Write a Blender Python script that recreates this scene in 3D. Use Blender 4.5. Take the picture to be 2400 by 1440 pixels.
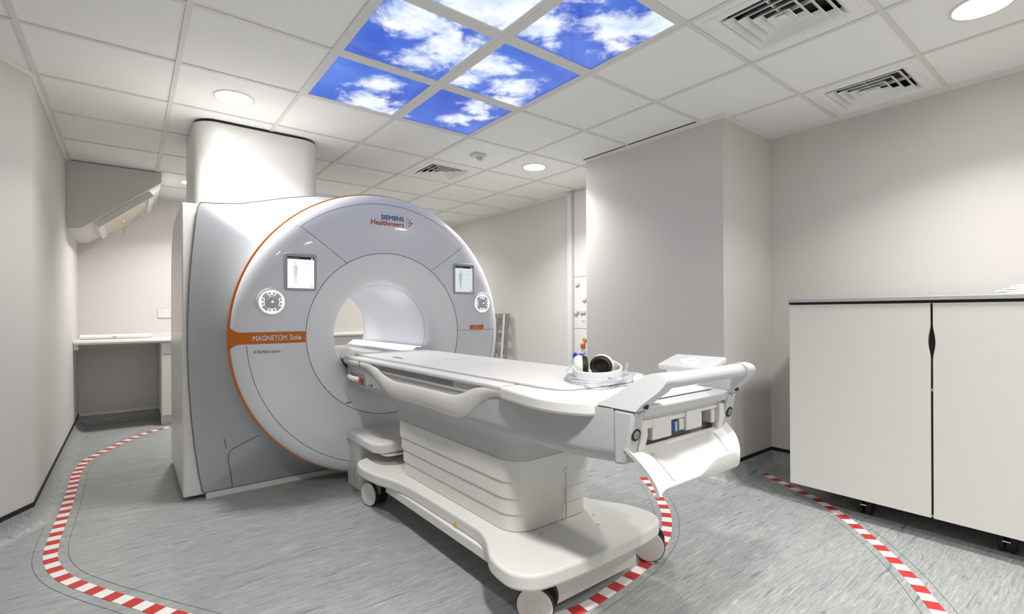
import bpy, bmesh, math, random
from mathutils import Vector, Matrix
random.seed(7)
for o in list(bpy.data.objects):
    bpy.data.objects.remove(o)
scene = bpy.context.scene
COL = scene.collection
PI = math.pi

# ------------------------------------------------------------------ camera
YAW, ROLL = 0.6638, 0.005
c_, s_ = math.cos(YAW), math.sin(YAW)
Rv = Vector((c_, -s_, 0)); Fv = Vector((s_, c_, 0)); Uv = Vector((0, 0, 1))
Rr = Rv * math.cos(ROLL) - Uv * math.sin(ROLL)
Ur = Rv * math.sin(ROLL) + Uv * math.cos(ROLL)
cam_data = bpy.data.cameras.new('camera')
cam_data.sensor_width = 36.0
cam_data.sensor_fit = 'HORIZONTAL'
cam_data.lens = 36.0 * 1147.0 / 2400.0
cam_data.shift_y = 13.6 / 2400.0
cam_data.clip_start = 0.02
cam = bpy.data.objects.new('camera', cam_data)
COL.objects.link(cam)
m = Matrix((Rr, Ur, -Fv)).transposed().to_4x4()
m.translation = Vector((-1.407, -2.477, 1.13))
cam.matrix_world = m
scene.camera = cam

# ------------------------------------------------------------------ world, exposure
w = bpy.data.worlds.new('world'); scene.world = w
w.use_nodes = True
w.node_tree.nodes['Background'].inputs[0].default_value = (0.8, 0.85, 0.9, 1)
w.node_tree.nodes['Background'].inputs[1].default_value = 0.3
scene.view_settings.view_transform = 'Standard'
scene.view_settings.look = 'None'
scene.view_settings.exposure = 0.62
scene.view_settings.gamma = 1.0
scene.view_settings.use_curve_mapping = False
LAMP_W = 16.5          # watts of each ceiling downlight
SKY_E = 0.92           # emission of the backlit sky ceiling print

# ------------------------------------------------------------------ room dimensions
ZC = 2.438             # face of the ceiling grid
XL, XR, YB, YN = -1.82, 2.375, 4.20, -4.0
PX, PY0, PY1 = 1.70, -0.785, 0.45        # boxed-out pier on the right wall
CORN = (-1.82, 1.20)   # where the left wall turns
FARL = (-3.0, -0.90)
GX = [-3.0, -2.4, -1.8, -1.2, -0.6, 0.0, 0.595, 1.187, 1.79, XR]
GY = [-4.0, -3.58, -2.98, -2.385, -1.79, -1.22, -0.625, -0.015, 0.595, 1.205, 1.815, 2.43, 3.03, 3.64, YB]

# ------------------------------------------------------------------ materials
def mat(name, col, rough=0.5, metal=0.0, spec=0.5, emit=None, estr=0.0, trans=0.0, ior=1.45, coat=0.0, bump=0.0, bscale=200.0, noise=0.0, nscale=3.0):
    mt = bpy.data.materials.new(name); mt.use_nodes = True
    nt = mt.node_tree; b = nt.nodes['Principled BSDF']
    b.inputs['Base Color'].default_value = (*col, 1)
    b.inputs['Roughness'].default_value = rough
    b.inputs['Metallic'].default_value = metal
    b.inputs['Specular IOR Level'].default_value = spec
    b.inputs['Transmission Weight'].default_value = trans
    b.inputs['IOR'].default_value = ior
    b.inputs['Coat Weight'].default_value = coat
    if emit:
        b.inputs['Emission Color'].default_value = (*emit, 1)
        b.inputs['Emission Strength'].default_value = estr
    tc = None
    if bump or noise:
        tc = nt.nodes.new('ShaderNodeTexCoord')
    if noise:
        n = nt.nodes.new('ShaderNodeTexNoise'); n.inputs['Scale'].default_value = nscale
        n.inputs['Detail'].default_value = 4
        nt.links.new(tc.outputs['Object'], n.inputs['Vector'])
        mx = nt.nodes.new('ShaderNodeMix'); mx.data_type = 'RGBA'
        mx.inputs[6].default_value = (*[max(0, x * (1 - noise)) for x in col], 1)
        mx.inputs[7].default_value = (*[min(1, x * (1 + noise)) for x in col], 1)
        nt.links.new(n.outputs[0], mx.inputs[0])
        nt.links.new(mx.outputs[2], b.inputs['Base Color'])
    if bump:
        n2 = nt.nodes.new('ShaderNodeTexNoise'); n2.inputs['Scale'].default_value = bscale
        nt.links.new(tc.outputs['Object'], n2.inputs['Vector'])
        bp = nt.nodes.new('ShaderNodeBump'); bp.inputs['Strength'].default_value = bump
        bp.inputs['Distance'].default_value = 0.002
        nt.links.new(n2.outputs[0], bp.inputs['Height'])
        nt.links.new(bp.outputs[0], b.inputs['Normal'])
    return mt

M = {}
M['wall'] = mat('wall_paint', (0.66, 0.64, 0.62), 0.6, bump=0.06, bscale=250, noise=0.015, nscale=1.5)
M['tile'] = mat('ceiling_tile', (0.90, 0.895, 0.88), 0.9, spec=0.2, bump=0.25, bscale=320)
M['tee'] = mat('ceiling_tee', (0.74, 0.73, 0.715), 0.5)
M['angle'] = mat('wall_angle_white', (0.82, 0.81, 0.78), 0.4)
M['plenum'] = mat('plenum_dark', (0.03, 0.03, 0.03), 0.9)
M['black'] = mat('black_trim', (0.008, 0.008, 0.008), 0.55)
M['rubber'] = mat('dark_rubber', (0.02, 0.02, 0.02), 0.6)
M['white'] = mat('white_plastic', (0.71, 0.705, 0.695), 0.35, coat=0.1)
M['cream'] = mat('cream_plastic', (0.71, 0.70, 0.68), 0.38)
M['gloss'] = mat('glossy_white_cover', (0.76, 0.77, 0.815), 0.22, coat=0.35)
M['bore'] = mat('bore_white', (0.84, 0.845, 0.87), 0.35)
M['silver'] = mat('silver_paint', (0.44, 0.465, 0.495), 0.42, metal=0.25, noise=0.02, nscale=60)
M['grey'] = mat('grey_plastic', (0.42, 0.43, 0.43), 0.42)
M['lgrey'] = mat('light_grey_plastic', (0.52, 0.535, 0.55), 0.42, noise=0.03, nscale=150)
M['dgrey'] = mat('dark_grey_plastic', (0.24, 0.24, 0.235), 0.5)
M['seam'] = mat('seam_gap', (0.14, 0.14, 0.145), 0.7)
M['orange'] = mat('orange_paint', (0.62, 0.155, 0.01), 0.35)
M['lamp'] = mat('lamp_diffuser', (1, 1, 1), 0.4, emit=(1, 0.975, 0.94), estr=38.0)
M['led'] = mat('led_strip', (1, 1, 1), 0.4, emit=(0.92, 0.96, 1.0), estr=2.2)
M['screen'] = mat('screen_white', (0.8, 0.85, 0.9), 0.2, emit=(0.86, 0.95, 1.0), estr=0.58)
M['screen_dim'] = mat('screen_pale', (0.6, 0.66, 0.7), 0.2, emit=(0.72, 0.82, 0.86), estr=0.36)
M['figure'] = mat('screen_figure', (0.5, 0.55, 0.58), 0.3, emit=(0.72, 0.78, 0.82), estr=0.36)
M['figure_dim'] = mat('screen_figure_pale', (0.45, 0.52, 0.56), 0.3, emit=(0.6, 0.7, 0.75), estr=0.2)
M['sdark'] = mat('screen_header', (0.01, 0.015, 0.03), 0.3)
M['glow'] = mat('lit_mark', (1, 1, 1), 0.3, emit=(1, 1, 1), estr=0.8)
M['green'] = mat('lit_green', (0.5, 0.9, 0.7), 0.3, emit=(0.45, 0.85, 0.65), estr=0.6)
M['bezel'] = mat('screen_bezel', (0.40, 0.42, 0.45), 0.35)
M['sieblue'] = mat('print_blue', (0.02, 0.13, 0.30), 0.5)
M['siered'] = mat('print_red', (0.48, 0.06, 0.02), 0.5)
M['pdark'] = mat('print_dark', (0.09, 0.09, 0.10), 0.5)
M['pwhite'] = mat('print_white', (0.86, 0.83, 0.80), 0.5)
M['pgrey'] = mat('print_grey', (0.45, 0.47, 0.5), 0.5)
M['red'] = mat('tape_red', (0.52, 0.03, 0.025), 0.45)
M['twhite'] = mat('tape_white', (0.80, 0.785, 0.76), 0.45)
M['weld'] = mat('floor_weld', (0.10, 0.11, 0.11), 0.6)
M['cab'] = mat('cabinet_laminate', (0.74, 0.725, 0.69), 0.5, bump=0.02)
M['cabtop'] = mat('cabinet_top_grey', (0.42, 0.425, 0.435), 0.45)
M['worktop'] = mat('worktop_laminate', (0.72, 0.70, 0.67), 0.3)
M['linen'] = mat('linen', (0.86, 0.84, 0.76), 0.9, bump=0.2, bscale=400)
M['paper'] = mat('paper_roll', (0.85, 0.84, 0.82), 0.7)
M['chrome'] = mat('chrome', (0.75, 0.75, 0.75), 0.15, metal=1.0)
M['tube'] = mat('clear_tube', (0.93, 0.94, 1.0), 0.08, trans=0.75, ior=1.25)
M['cushion'] = mat('black_cushion', (0.012, 0.011, 0.010), 0.55)
M['bluefit'] = mat('blue_cap', (0.02, 0.035, 0.42), 0.35)
M['bluebox'] = mat('blue_case', (0.012, 0.06, 0.25), 0.4)
M['redfit'] = mat('red_fitting', (0.60, 0.07, 0.015), 0.4)
M['amber'] = mat('amber_fitting', (0.62, 0.27, 0.05), 0.4)
M['redglass'] = mat('red_lens', (0.42, 0.04, 0.02), 0.15, emit=(0.6, 0.03, 0.01), estr=0.1)
M['coil'] = mat('coil_grey', (0.25, 0.25, 0.24), 0.5)
M['dlvane'] = mat('diffuser_white', (0.88, 0.875, 0.86), 0.5)
M['console'] = mat('console_face', (0.64, 0.645, 0.66), 0.4)
M['dialgrey'] = mat('dial_grey', (0.74, 0.75, 0.77), 0.35)
M['tgrey'] = mat('table_grey', (0.47, 0.48, 0.485), 0.42, noise=0.02, nscale=120)
M['yellow'] = mat('warning_yellow', (0.75, 0.45, 0.03), 0.5)

def wood_mat():
    mt = bpy.data.materials.new('pale_oak'); mt.use_nodes = True
    nt = mt.node_tree; b = nt.nodes['Principled BSDF']; b.inputs['Roughness'].default_value = 0.5
    tc = nt.nodes.new('ShaderNodeTexCoord'); mp = nt.nodes.new('ShaderNodeMapping')
    mp.inputs['Scale'].default_value = (4, 60, 60)
    n = nt.nodes.new('ShaderNodeTexNoise'); n.inputs['Scale'].default_value = 2.0; n.inputs['Detail'].default_value = 5
    r = nt.nodes.new('ShaderNodeValToRGB')
    r.color_ramp.elements[0].position = 0.3; r.color_ramp.elements[0].color = (0.50, 0.42, 0.33, 1)
    r.color_ramp.elements[1].position = 0.7; r.color_ramp.elements[1].color = (0.66, 0.59, 0.49, 1)
    nt.links.new(tc.outputs['Object'], mp.inputs[0]); nt.links.new(mp.outputs[0], n.inputs['Vector'])
    nt.links.new(n.outputs[0], r.inputs[0]); nt.links.new(r.outputs[0], b.inputs['Base Color'])
    return mt
M['oak'] = wood_mat()

def floor_mat():
    mt = bpy.data.materials.new('streaked_vinyl'); mt.use_nodes = True
    nt = mt.node_tree; L = nt.links; b = nt.nodes['Principled BSDF']
    b.inputs['Roughness'].default_value = 0.42
    g = nt.nodes.new('ShaderNodeNewGeometry')
    def noise(sc, detail, scale=1.0, dist=0.0):
        mp = nt.nodes.new('ShaderNodeMapping'); mp.inputs['Scale'].default_value = sc
        L.new(g.outputs['Position'], mp.inputs[0])
        n = nt.nodes.new('ShaderNodeTexNoise'); n.inputs['Scale'].default_value = scale
        n.inputs['Detail'].default_value = detail; n.inputs['Roughness'].default_value = 0.65
        n.inputs['Distortion'].default_value = dist
        L.new(mp.outputs[0], n.inputs['Vector']); return n.outputs[0]
    def ramp(src, p0, c0, p1, c1):
        r = nt.nodes.new('ShaderNodeValToRGB'); e = r.color_ramp.elements
        e[0].position = p0; e[0].color = c0; e[1].position = p1; e[1].color = c1
        L.new(src, r.inputs[0]); return r.outputs[0]
    def mix(fac, a, bb):
        mx = nt.nodes.new('ShaderNodeMix'); mx.data_type = 'RGBA'
        L.new(fac, mx.inputs[0])
        if isinstance(a, tuple): mx.inputs[6].default_value = a
        else: L.new(a, mx.inputs[6])
        if isinstance(bb, tuple): mx.inputs[7].default_value = bb
        else: L.new(bb, mx.inputs[7])
        return mx.outputs[2]
    base = ramp(noise((1.1, 9, 9), 6, 1.6, 0.4), 0.3, (0.24, 0.265, 0.262, 1), 0.7, (0.38, 0.40, 0.388, 1))
    fine = ramp(noise((7, 75, 75), 4, 1.5, 0.3), 0.36, (0.20, 0.225, 0.225, 1), 0.64, (0.44, 0.46, 0.445, 1))
    half = nt.nodes.new('ShaderNodeValue'); half.outputs[0].default_value = 0.5
    c1 = mix(half.outputs[0], base, fine)
    dark = ramp(noise((2.6, 34, 34), 5, 1.3, 0.8), 0.585, (0, 0, 0, 1), 0.70, (0.8, 0.8, 0.8, 1))
    c2 = mix(dark, c1, (0.105, 0.12, 0.125, 1))
    lite = ramp(noise((3.1, 42, 42), 6, 1.7, 0.9), 0.575, (0, 0, 0, 1), 0.69, (0.8, 0.8, 0.8, 1))
    c3 = mix(lite, c2, (0.56, 0.56, 0.52, 1))
    d2 = ramp(noise((9, 150, 150), 3, 1.3, 0.5), 0.60, (0, 0, 0, 1), 0.70, (0.6, 0.6, 0.6, 1))
    c4 = mix(d2, c3, (0.12, 0.135, 0.14, 1))
    l2 = ramp(noise((11, 120, 120), 3, 1.9, 0.7), 0.61, (0, 0, 0, 1), 0.70, (0.6, 0.6, 0.6, 1))
    c5 = mix(l2, c4, (0.55, 0.55, 0.51, 1))
    L.new(c5, b.inputs['Base Color'])
    return mt
M['floor'] = floor_mat()

def sky_mat():
    mt = bpy.data.materials.new('backlit_sky_print'); mt.use_nodes = True
    nt = mt.node_tree; L = nt.links; b = nt.nodes['Principled BSDF']
    b.inputs['Roughness'].default_value = 0.06; b.inputs['Base Color'].default_value = (0.02, 0.03, 0.05, 1)
    g = nt.nodes.new('ShaderNodeNewGeometry')
    sep = nt.nodes.new('ShaderNodeSeparateXYZ'); L.new(g.outputs['Position'], sep.inputs[0])
    flat = nt.nodes.new('ShaderNodeCombineXYZ'); L.new(sep.outputs[0], flat.inputs[0]); L.new(sep.outputs[1], flat.inputs[1])
    def math_(op, a, bb=None, clamp=False):
        n = nt.nodes.new('ShaderNodeMath'); n.operation = op; n.use_clamp = clamp
        for i, v in enumerate((a, bb)):
            if v is None: continue
            if isinstance(v, (int, float)): n.inputs[i].default_value = v
            else: L.new(v, n.inputs[i])
        return n.outputs[0]
    def noise(sc, det, dist=0.0, rough=0.6):
        n = nt.nodes.new('ShaderNodeTexNoise'); n.inputs['Scale'].default_value = sc; n.inputs['Detail'].default_value = det
        n.inputs['Distortion'].default_value = dist; n.inputs['Roughness'].default_value = rough
        L.new(flat.outputs[0], n.inputs['Vector']); return n.outputs[0]
    blobs = [(-0.36, -0.50, 0.22, 1.0), (-0.10, -0.36, 0.26, 1.0), (-0.24, -0.16, 0.16, 1.0), (-0.27, -0.76, 0.27, 1.1), (-0.1, -0.85, 0.3, 1.1),
             (-0.25, 0.22, 0.15, 0.95), (-0.24, 0.45, 0.22, 0.95), (-0.05, 0.52, 0.15, .8), (0.36, 0.13, 0.15, 1.0), (0.35, 0.37, 0.15, 0.9), (0.47, 0.22, .13, .8),
             (0.12, -0.34, 0.2, 1.0), (0.36, -0.24, 0.2, 0.85), (0.10, -0.16, 0.15, 0.85), (0.42, -0.05, 0.16, .8), (0.37, -1.0, 0.2, 1.0), (0.52, -1.13, 0.18, 1.0), (0.48, -.9, .16, .8),
             (0.06, -0.82, 0.17, 0.95), (0.22, -0.70, 0.1, 0.85), (0.15, -1.15, 0.12, .6), (-0.45, -1.05, 0.2, 0.9)]
    acc = None
    for x, y, r, a in blobs:
        d = nt.nodes.new('ShaderNodeVectorMath'); d.operation = 'DISTANCE'
        L.new(flat.outputs[0], d.inputs[0]); d.inputs[1].default_value = (x, y, 0)
        t = math_('MULTIPLY', math_('SUBTRACT', 1.0, math_('DIVIDE', d.outputs['Value'], r * 1.45), True), a)
        acc = t if acc is None else math_('MAXIMUM', acc, t)
    n1 = noise(5.5, 9, 0.5); n2 = noise(16, 8, 0.4, 0.7)
    v = math_('ADD', acc, math_('MULTIPLY', math_('SUBTRACT', n1, 0.5), 1.5))
    v = math_('ADD', v, math_('MULTIPLY', math_('SUBTRACT', n2, 0.5), 0.7))
    cl = nt.nodes.new('ShaderNodeMapRange'); cl.interpolation_type = 'SMOOTHSTEP'
    cl.inputs[1].default_value = 0.34; cl.inputs[2].default_value = 0.80
    L.new(v, cl.inputs[0])
    blue = nt.nodes.new('ShaderNodeValToRGB'); e = blue.color_ramp.elements
    e[0].position = 0.35; e[0].color = (0.020, 0.070, 0.50, 1); e[1].position = 0.7; e[1].color = (0.075, 0.20, 0.70, 1)
    L.new(noise(1.6, 3, 0.2), blue.inputs[0])
    white = nt.nodes.new('ShaderNodeValToRGB'); e = white.color_ramp.elements
    e[0].position = 0.3; e[0].color = (0.45, 0.58, 0.80, 1); e[1].position = 0.62; e[1].color = (0.93, 0.96, 1.0, 1)
    L.new(noise(7, 8, 0.3), white.inputs[0])
    mx = nt.nodes.new('ShaderNodeMix'); mx.data_type = 'RGBA'
    L.new(cl.outputs[0], mx.inputs[0]); L.new(blue.outputs[0], mx.inputs[6]); L.new(white.outputs[0], mx.inputs[7])
    L.new(mx.outputs[2], b.inputs['Emission Color']); b.inputs['Emission Strength'].default_value = SKY_E * 0.78
    return mt
M['sky'] = sky_mat()

# ------------------------------------------------------------------ mesh helpers
def wloc(o):
    v = Vector((0, 0, 0))
    while o is not None:
        v += o.location; o = o.parent
    return v

class MB:
    def __init__(s): s.v = []; s.f = []
    def add(s, vs, fs):
        k = len(s.v); s.v += [tuple(p) for p in vs]; s.f += [tuple(i + k for i in f) for f in fs]; return s
    def box(s, x0, x1, y0, y1, z0, z1):
        return s.add([(x0, y0, z0), (x1, y0, z0), (x1, y1, z0), (x0, y1, z0), (x0, y0, z1), (x1, y0, z1), (x1, y1, z1), (x0, y1, z1)],
                     [(0, 3, 2, 1), (4, 5, 6, 7), (0, 1, 5, 4), (1, 2, 6, 5), (2, 3, 7, 6), (3, 0, 4, 7)])
    def prism(s, poly, axis, a, b):
        # poly: 2-D points; axis 'z': (x,y); 'x': (y,z); 'y': (x,z)
        def P(p, t):
            return {'z': (p[0], p[1], t), 'x': (t, p[0], p[1]), 'y': (p[0], t, p[1])}[axis]
        n = len(poly)
        vs = [P(p, a) for p in poly] + [P(p, b) for p in poly]
        fs = [tuple(range(n))[::-1], tuple(range(n, 2 * n))] + [(i, (i + 1) % n, n + (i + 1) % n, n + i) for i in range(n)]
        return s.add(vs, fs)
    def grid(s, rows, close=False):
        n = len(rows[0]); vs = [p for r in rows for p in r]; fs = []
        for i in range(len(rows) - 1):
            for j in range(n if close else n - 1):
                k = (j + 1) % n
                fs.append((i * n + j, i * n + k, (i + 1) * n + k, (i + 1) * n + j))
        return s.add(vs, fs)
    def lathe_y(s, prof, cx, cz, n=96, a0=0.0, a1=2 * PI):
        full = abs(a1 - a0 - 2 * PI) < 1e-6
        k = n if full else n + 1
        rows = [[(cx + r * math.cos(a0 + (a1 - a0) * i / n), y, cz + r * math.sin(a0 + (a1 - a0) * i / n)) for i in range(k)] for r, y in prof]
        return s.grid(rows, full)
    def lathe_z(s, prof, cx, cy, n=48):
        rows = [[(cx + r * math.cos(2 * PI * i / n), cy + r * math.sin(2 * PI * i / n), z) for i in range(n)] for r, z in prof]
        s.grid(rows, True)
        return s
    def tube(s, pts, r, n=8, closed=False, sy=1.0):
        pts = [Vector(p) for p in pts]; rows = []; N = len(pts); ref = None
        for i, p in enumerate(pts):
            if closed: t = pts[(i + 1) % N] - pts[i - 1]
            else: t = pts[min(i + 1, N - 1)] - pts[max(i - 1, 0)]
            t.normalize()
            if ref is None:
                ref = Vector((0, 0, 1)) if abs(t.z) < 0.9 else Vector((1, 0, 0))
            u = ref - t * ref.dot(t)
            if u.length < 1e-5: u = Vector((1, 0, 0)).cross(t)
            u.normalize(); vv = t.cross(u); ref = u
            rr = r[i] if isinstance(r, (list, tuple)) else r
            rows.append([tuple(p + (u * math.cos(2 * PI * k / n) * sy + vv * math.sin(2 * PI * k / n)) * rr) for k in range(n)])
        if closed: rows.append(rows[0])
        k0 = len(s.v)
        s.grid(rows, True)
        if not closed:
            s.f.append(tuple(range(k0, k0 + n))[::-1]); s.f.append(tuple(range(k0 + (N - 1) * n, k0 + N * n)))
        return s
    def xform(s, mtx):
        s.v = [tuple(mtx @ Vector(p)) for p in s.v]; return s
    def mesh(s, name, off=Vector((0, 0, 0)), smooth=True, ang=35):
        me = bpy.data.meshes.new(name)
        me.from_pydata([(p[0] - off.x, p[1] - off.y, p[2] - off.z) for p in s.v], [], s.f)
        bm = bmesh.new(); bm.from_mesh(me); bmesh.ops.recalc_face_normals(bm, faces=bm.faces); bm.to_mesh(me); bm.free()
        if smooth:
            me.polygons.foreach_set('use_smooth', [True] * len(me.polygons))
            me.set_sharp_from_angle(angle=math.radians(ang))
        me.update(); return me
    def build(s, name, m, parent=None, bevel=0.0, seg=2, smooth=True, ang=35, at=None):
        if parent is not None: off = wloc(parent)
        else: off = Vector(at) if at is not None else Vector((0, 0, 0))
        me = s.mesh(name, off, smooth, ang)
        ob = bpy.data.objects.new(name, me); COL.objects.link(ob)
        me.materials.append(M[m] if isinstance(m, str) else m)
        if parent is not None: ob.parent = parent
        else: ob.location = off
        if bevel:
            b = ob.modifiers.new('bevel', 'BEVEL'); b.width = bevel; b.segments = seg
            b.limit_method = 'ANGLE'; b.angle_limit = math.radians(40); b.harden_normals = False
        return ob

def root(name, loc, label, cat, group=None):
    o = bpy.data.objects.new(name, None); COL.objects.link(o); o.location = loc; o.empty_display_size = 0.1
    o['label'] = label; o['category'] = cat
    if group: o['group'] = group
    return o
def tag(o, label, cat, group=None):
    o['label'] = label; o['category'] = cat
    if group: o['group'] = group
    return o
def struct(o):
    o['kind'] = 'structure'; return o

def rrect(x0, x1, y0, y1, r, n=6, corners=(1, 1, 1, 1)):
    pts = []
    for k, (cx, cy, a) in enumerate(((x1 - r, y1 - r, 0), (x0 + r, y1 - r, PI / 2), (x0 + r, y0 + r, PI), (x1 - r, y0 + r, 1.5 * PI))):
        if corners[k]:
            for i in range(n + 1):
                t = a + PI / 2 * i / n; pts.append((cx + r * math.cos(t), cy + r * math.sin(t)))
        else:
            pts.append(((x1, y1), (x0, y1), (x0, y0), (x1, y0))[k])
    return pts
def catmull(pts, n=8, closed=False):
    P = [Vector(p) for p in pts]; out = []; N = len(P)
    rng = range(N) if closed else range(N - 1)
    for i in rng:
        if closed: p0, p1, p2, p3 = P[i - 1], P[i], P[(i + 1) % N], P[(i + 2) % N]
        else: p0, p1, p2, p3 = P[max(i - 1, 0)], P[i], P[i + 1], P[min(i + 2, N - 1)]
        for k in range(n):
            t = k / n
            out.append(0.5 * ((2 * p1) + (p2 - p0) * t + (2 * p0 - 5 * p1 + 4 * p2 - p3) * t * t + (3 * p1 - p0 - 3 * p2 + p3) * t ** 3))
    if not closed: out.append(P[-1])
    return out
def clip_half(poly, px, py, nx, ny):
    out = []
    for i in range(len(poly)):
        a, b = poly[i], poly[(i + 1) % len(poly)]
        da = (a[0] - px) * nx + (a[1] - py) * ny; db = (b[0] - px) * nx + (b[1] - py) * ny
        if da >= 0: out.append(a)
        if (da >= 0) != (db >= 0):
            t = da / (da - db); out.append((a[0] + (b[0] - a[0]) * t, a[1] + (b[1] - a[1]) * t))
    return out
def text(name, s, m, parent, left, base_z, y, width=None, height=None, spacing=1.0, bold=0.0):
    cu = bpy.data.curves.new(name, 'FONT'); cu.body = s; cu.size = 1.0; cu.space_character = spacing
    cu.bevel_depth = bold; cu.bevel_resolution = 0; cu.resolution_u = 4
    ob = bpy.data.objects.new(name, cu); COL.objects.link(ob)
    dg = bpy.context.evaluated_depsgraph_get()
    me = bpy.data.meshes.new_from_object(ob.evaluated_get(dg))
    bpy.data.objects.remove(ob)
    xs = [v.co.x for v in me.vertices]; ys = [v.co.y for v in me.vertices]
    w0 = max(xs) - min(xs); h0 = 0.70
    sx = (width / w0) if width else height / h0
    sy = (height / h0) if height else sx
    off = wloc(parent)
    zs = [v.co.z for v in me.vertices]; zr = max(zs) - min(zs)
    for v in me.vertices:
        x, yy = v.co.x, v.co.y; dz_ = .0008 * (v.co.z - min(zs)) / zr if zr > 1e-6 else 0.0
        px_, pz_ = left + (x - min(xs)) * sx, base_z + yy * sy
        v.co = Vector((px_, (y(px_, pz_) if callable(y) else y) - dz_, pz_)) - off
    me.name = name
    o2 = bpy.data.objects.new(name, me); COL.objects.link(o2); o2.parent = parent
    me.materials.clear(); me.materials.append(M[m])
    for p in me.polygons: p.material_index = 0
    return o2

# ================================================================== THE ROOM
fl = MB().prism([(FARL[0] - .1, YN - .1), (XR + .1, YN - .1), (XR + .1, YB + .1), (XL - .1, YB + .1), (XL - .1, 1.22), (FARL[0] - .1, -0.85)], 'z', -0.08, 0.0)
struct(fl.build('floor', 'floor', smooth=False))
H = ZC + 0.10
def wall(name, poly):
    return struct(MB().prism(poly, 'z', 0.0, H).build(name, 'wall', smooth=False))
wall('wall_left', [(XL, 1.20), (XL, YB), (XL - .1, YB), (XL - .1, 1.22)])
wall('wall_left_near', [CORN, (XL - .1, 1.22), (FARL[0] - .1, -0.87), FARL])
wall('wall_left_rear', [FARL, (FARL[0] - .1, -0.87), (FARL[0] - .1, YN), (FARL[0], YN)])
wall('wall_back', [(XL - .1, YB), (XR + .1, YB), (XR + .1, YB + .1), (XL - .1, YB + .1)])
wall('wall_right', [(XR, YN), (XR + .1, YN), (XR + .1, YB), (XR, YB)])
wall('wall_front', [(FARL[0] - .1, YN - .1), (XR + .1, YN - .1), (XR + .1, YN), (FARL[0] - .1, YN)])
wall('wall_pillar', [(PX, PY0), (XR, PY0), (XR, PY1), (PX, PY1)])

# ceiling: dark void above, tiles and tee bars below it
ceil = struct(MB().box(FARL[0] - .1, XR + .1, YN - .1, YB + .1, H, H + .06).build('ceiling', 'plenum', smooth=False))
SKYCELLS = [(i, j) for i in (4, 5) for j in (5, 6, 7)]
DIFFCELLS = [(6, 4), (8, 4), (6, 9)]
nx_, ny_ = -(FARL[1] - CORN[1]), (FARL[0] - CORN[0])     # inward normal of the angled wall
if nx_ < 0: nx_, ny_ = -nx_, -ny_
if (0 - CORN[0]) * nx_ + (0 - CORN[1]) * ny_ < 0: nx_, ny_ = -nx_, -ny_
def cell_poly(i, j, g=0.011):
    x0, x1, y0, y1 = GX[i], GX[i + 1], GY[j], GY[j + 1]
    p = [(x0 + g, y0 + g), (x1 - g, y0 + g), (x1 - g, y1 - g), (x0 + g, y1 - g)]
    if x1 <= -1.79:
        if y0 >= 1.2: return []
        p = clip_half(p, CORN[0], CORN[1], nx_, ny_)
        p = clip_half(p, XL, 1.20, 0, -1) if p else p
    # pier
    if x1 > PX and y1 > PY0 and y0 < PY1:
        if x0 < PX and y0 < PY0:
            return [clip_half(p, PX, 0, -1, 0), clip_half(clip_half(p, PX, 0, 1, 0), 0, PY0, 0, -1)]
        elif x0 < PX and y1 > PY1:
            return [clip_half(p, PX, 0, -1, 0), clip_half(clip_half(p, PX, 0, 1, 0), 0, PY1, 0, 1)]
        elif x0 < PX: p = clip_half(p, PX, 0, -1, 0)
        elif y0 < PY0: p = clip_half(p, 0, PY0, 0, -1)
        elif y1 > PY1: p = clip_half(p, 0, PY1, 0, 1)
        else: return []
    return p
shared = {}
for i in range(len(GX) - 1):
    for j in range(len(GY) - 1):
        if (i, j) in SKYCELLS or (i, j) in DIFFCELLS: continue
        p = cell_poly(i, j)
        if not p: continue
        b = MB()
        for q in (p if isinstance(p[0], list) else [p]):
            if len(q) > 2: b.prism(q, 'z', ZC + 0.006, ZC + 0.022)
        if b.v: b.build('ceiling_tile', 'tile', ceil, smooth=False)
# tee bars
hw = 0.012
for i, x in enumerate(GX[1:-1]):
    y0 = YN; y1 = YB
    if x < -2.0: y1 = 1.2 + (x + 1.82) * 2.1 / 1.18
    if abs(x + 1.8) < 1e-6: y0 = YN
    segs = [(y0, y1)]
    if x > PX: segs = [(y0, PY0), (PY1, y1)]
    for a, b in segs:
        MB().box(x - hw, x + hw, a, b, ZC, ZC + 0.03).build('main_tee', 'tee', ceil, smooth=False)
for j, y in enumerate(GY[1:-1]):
    x0 = FARL[0] if y < -0.9 else (XL if y >= 1.2 else -1.82 + (y - 1.2) * 1.18 / 2.1)
    x1 = XR
    if PY0 < y < PY1: x1 = PX
    MB().box(x0, x1, y - hw, y + hw, ZC + 0.0008, ZC + 0.029).build('cross_tee', 'tee', ceil, smooth=False)

def sweep(name, chain, prof, m, closed=False):
    """prof: (distance into the room, height); chain: wall foot line, room on its left"""
    P = [Vector((a, b)) for a, b in chain]; rows = []
    for i, p in enumerate(P):
        def nrm(a, b):
            d = (b - a).normalized(); return Vector((-d.y, d.x))
        if i == 0: n = nrm(P[0], P[1])
        elif i == len(P) - 1: n = nrm(P[-2], P[-1])
        else:
            n1, n2 = nrm(P[i - 1], P[i]), nrm(P[i], P[i + 1]); n = (n1 + n2); n = n / max(0.3, n.dot(n1))
        rows.append([(p.x + n.x * d, p.y + n.y * d, z) for d, z in prof])
    b = MB(); b.grid(rows, True)
    k = len(prof); N = len(rows)
    b.f.append(tuple(range(k))); b.f.append(tuple(range((N - 1) * k, N * k)))
    return struct(b.build(name, m, ang=30))
R_ = 0.085
cove = [(0.001, 0.0), (0.001, 0.095)] + [(R_ - (R_ - 0.004) * math.sin(a) , 0.095 - 0.094 * (1 - math.cos(a))) for a in [PI / 2 * (1 - k / 8) for k in range(9)]]
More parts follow.
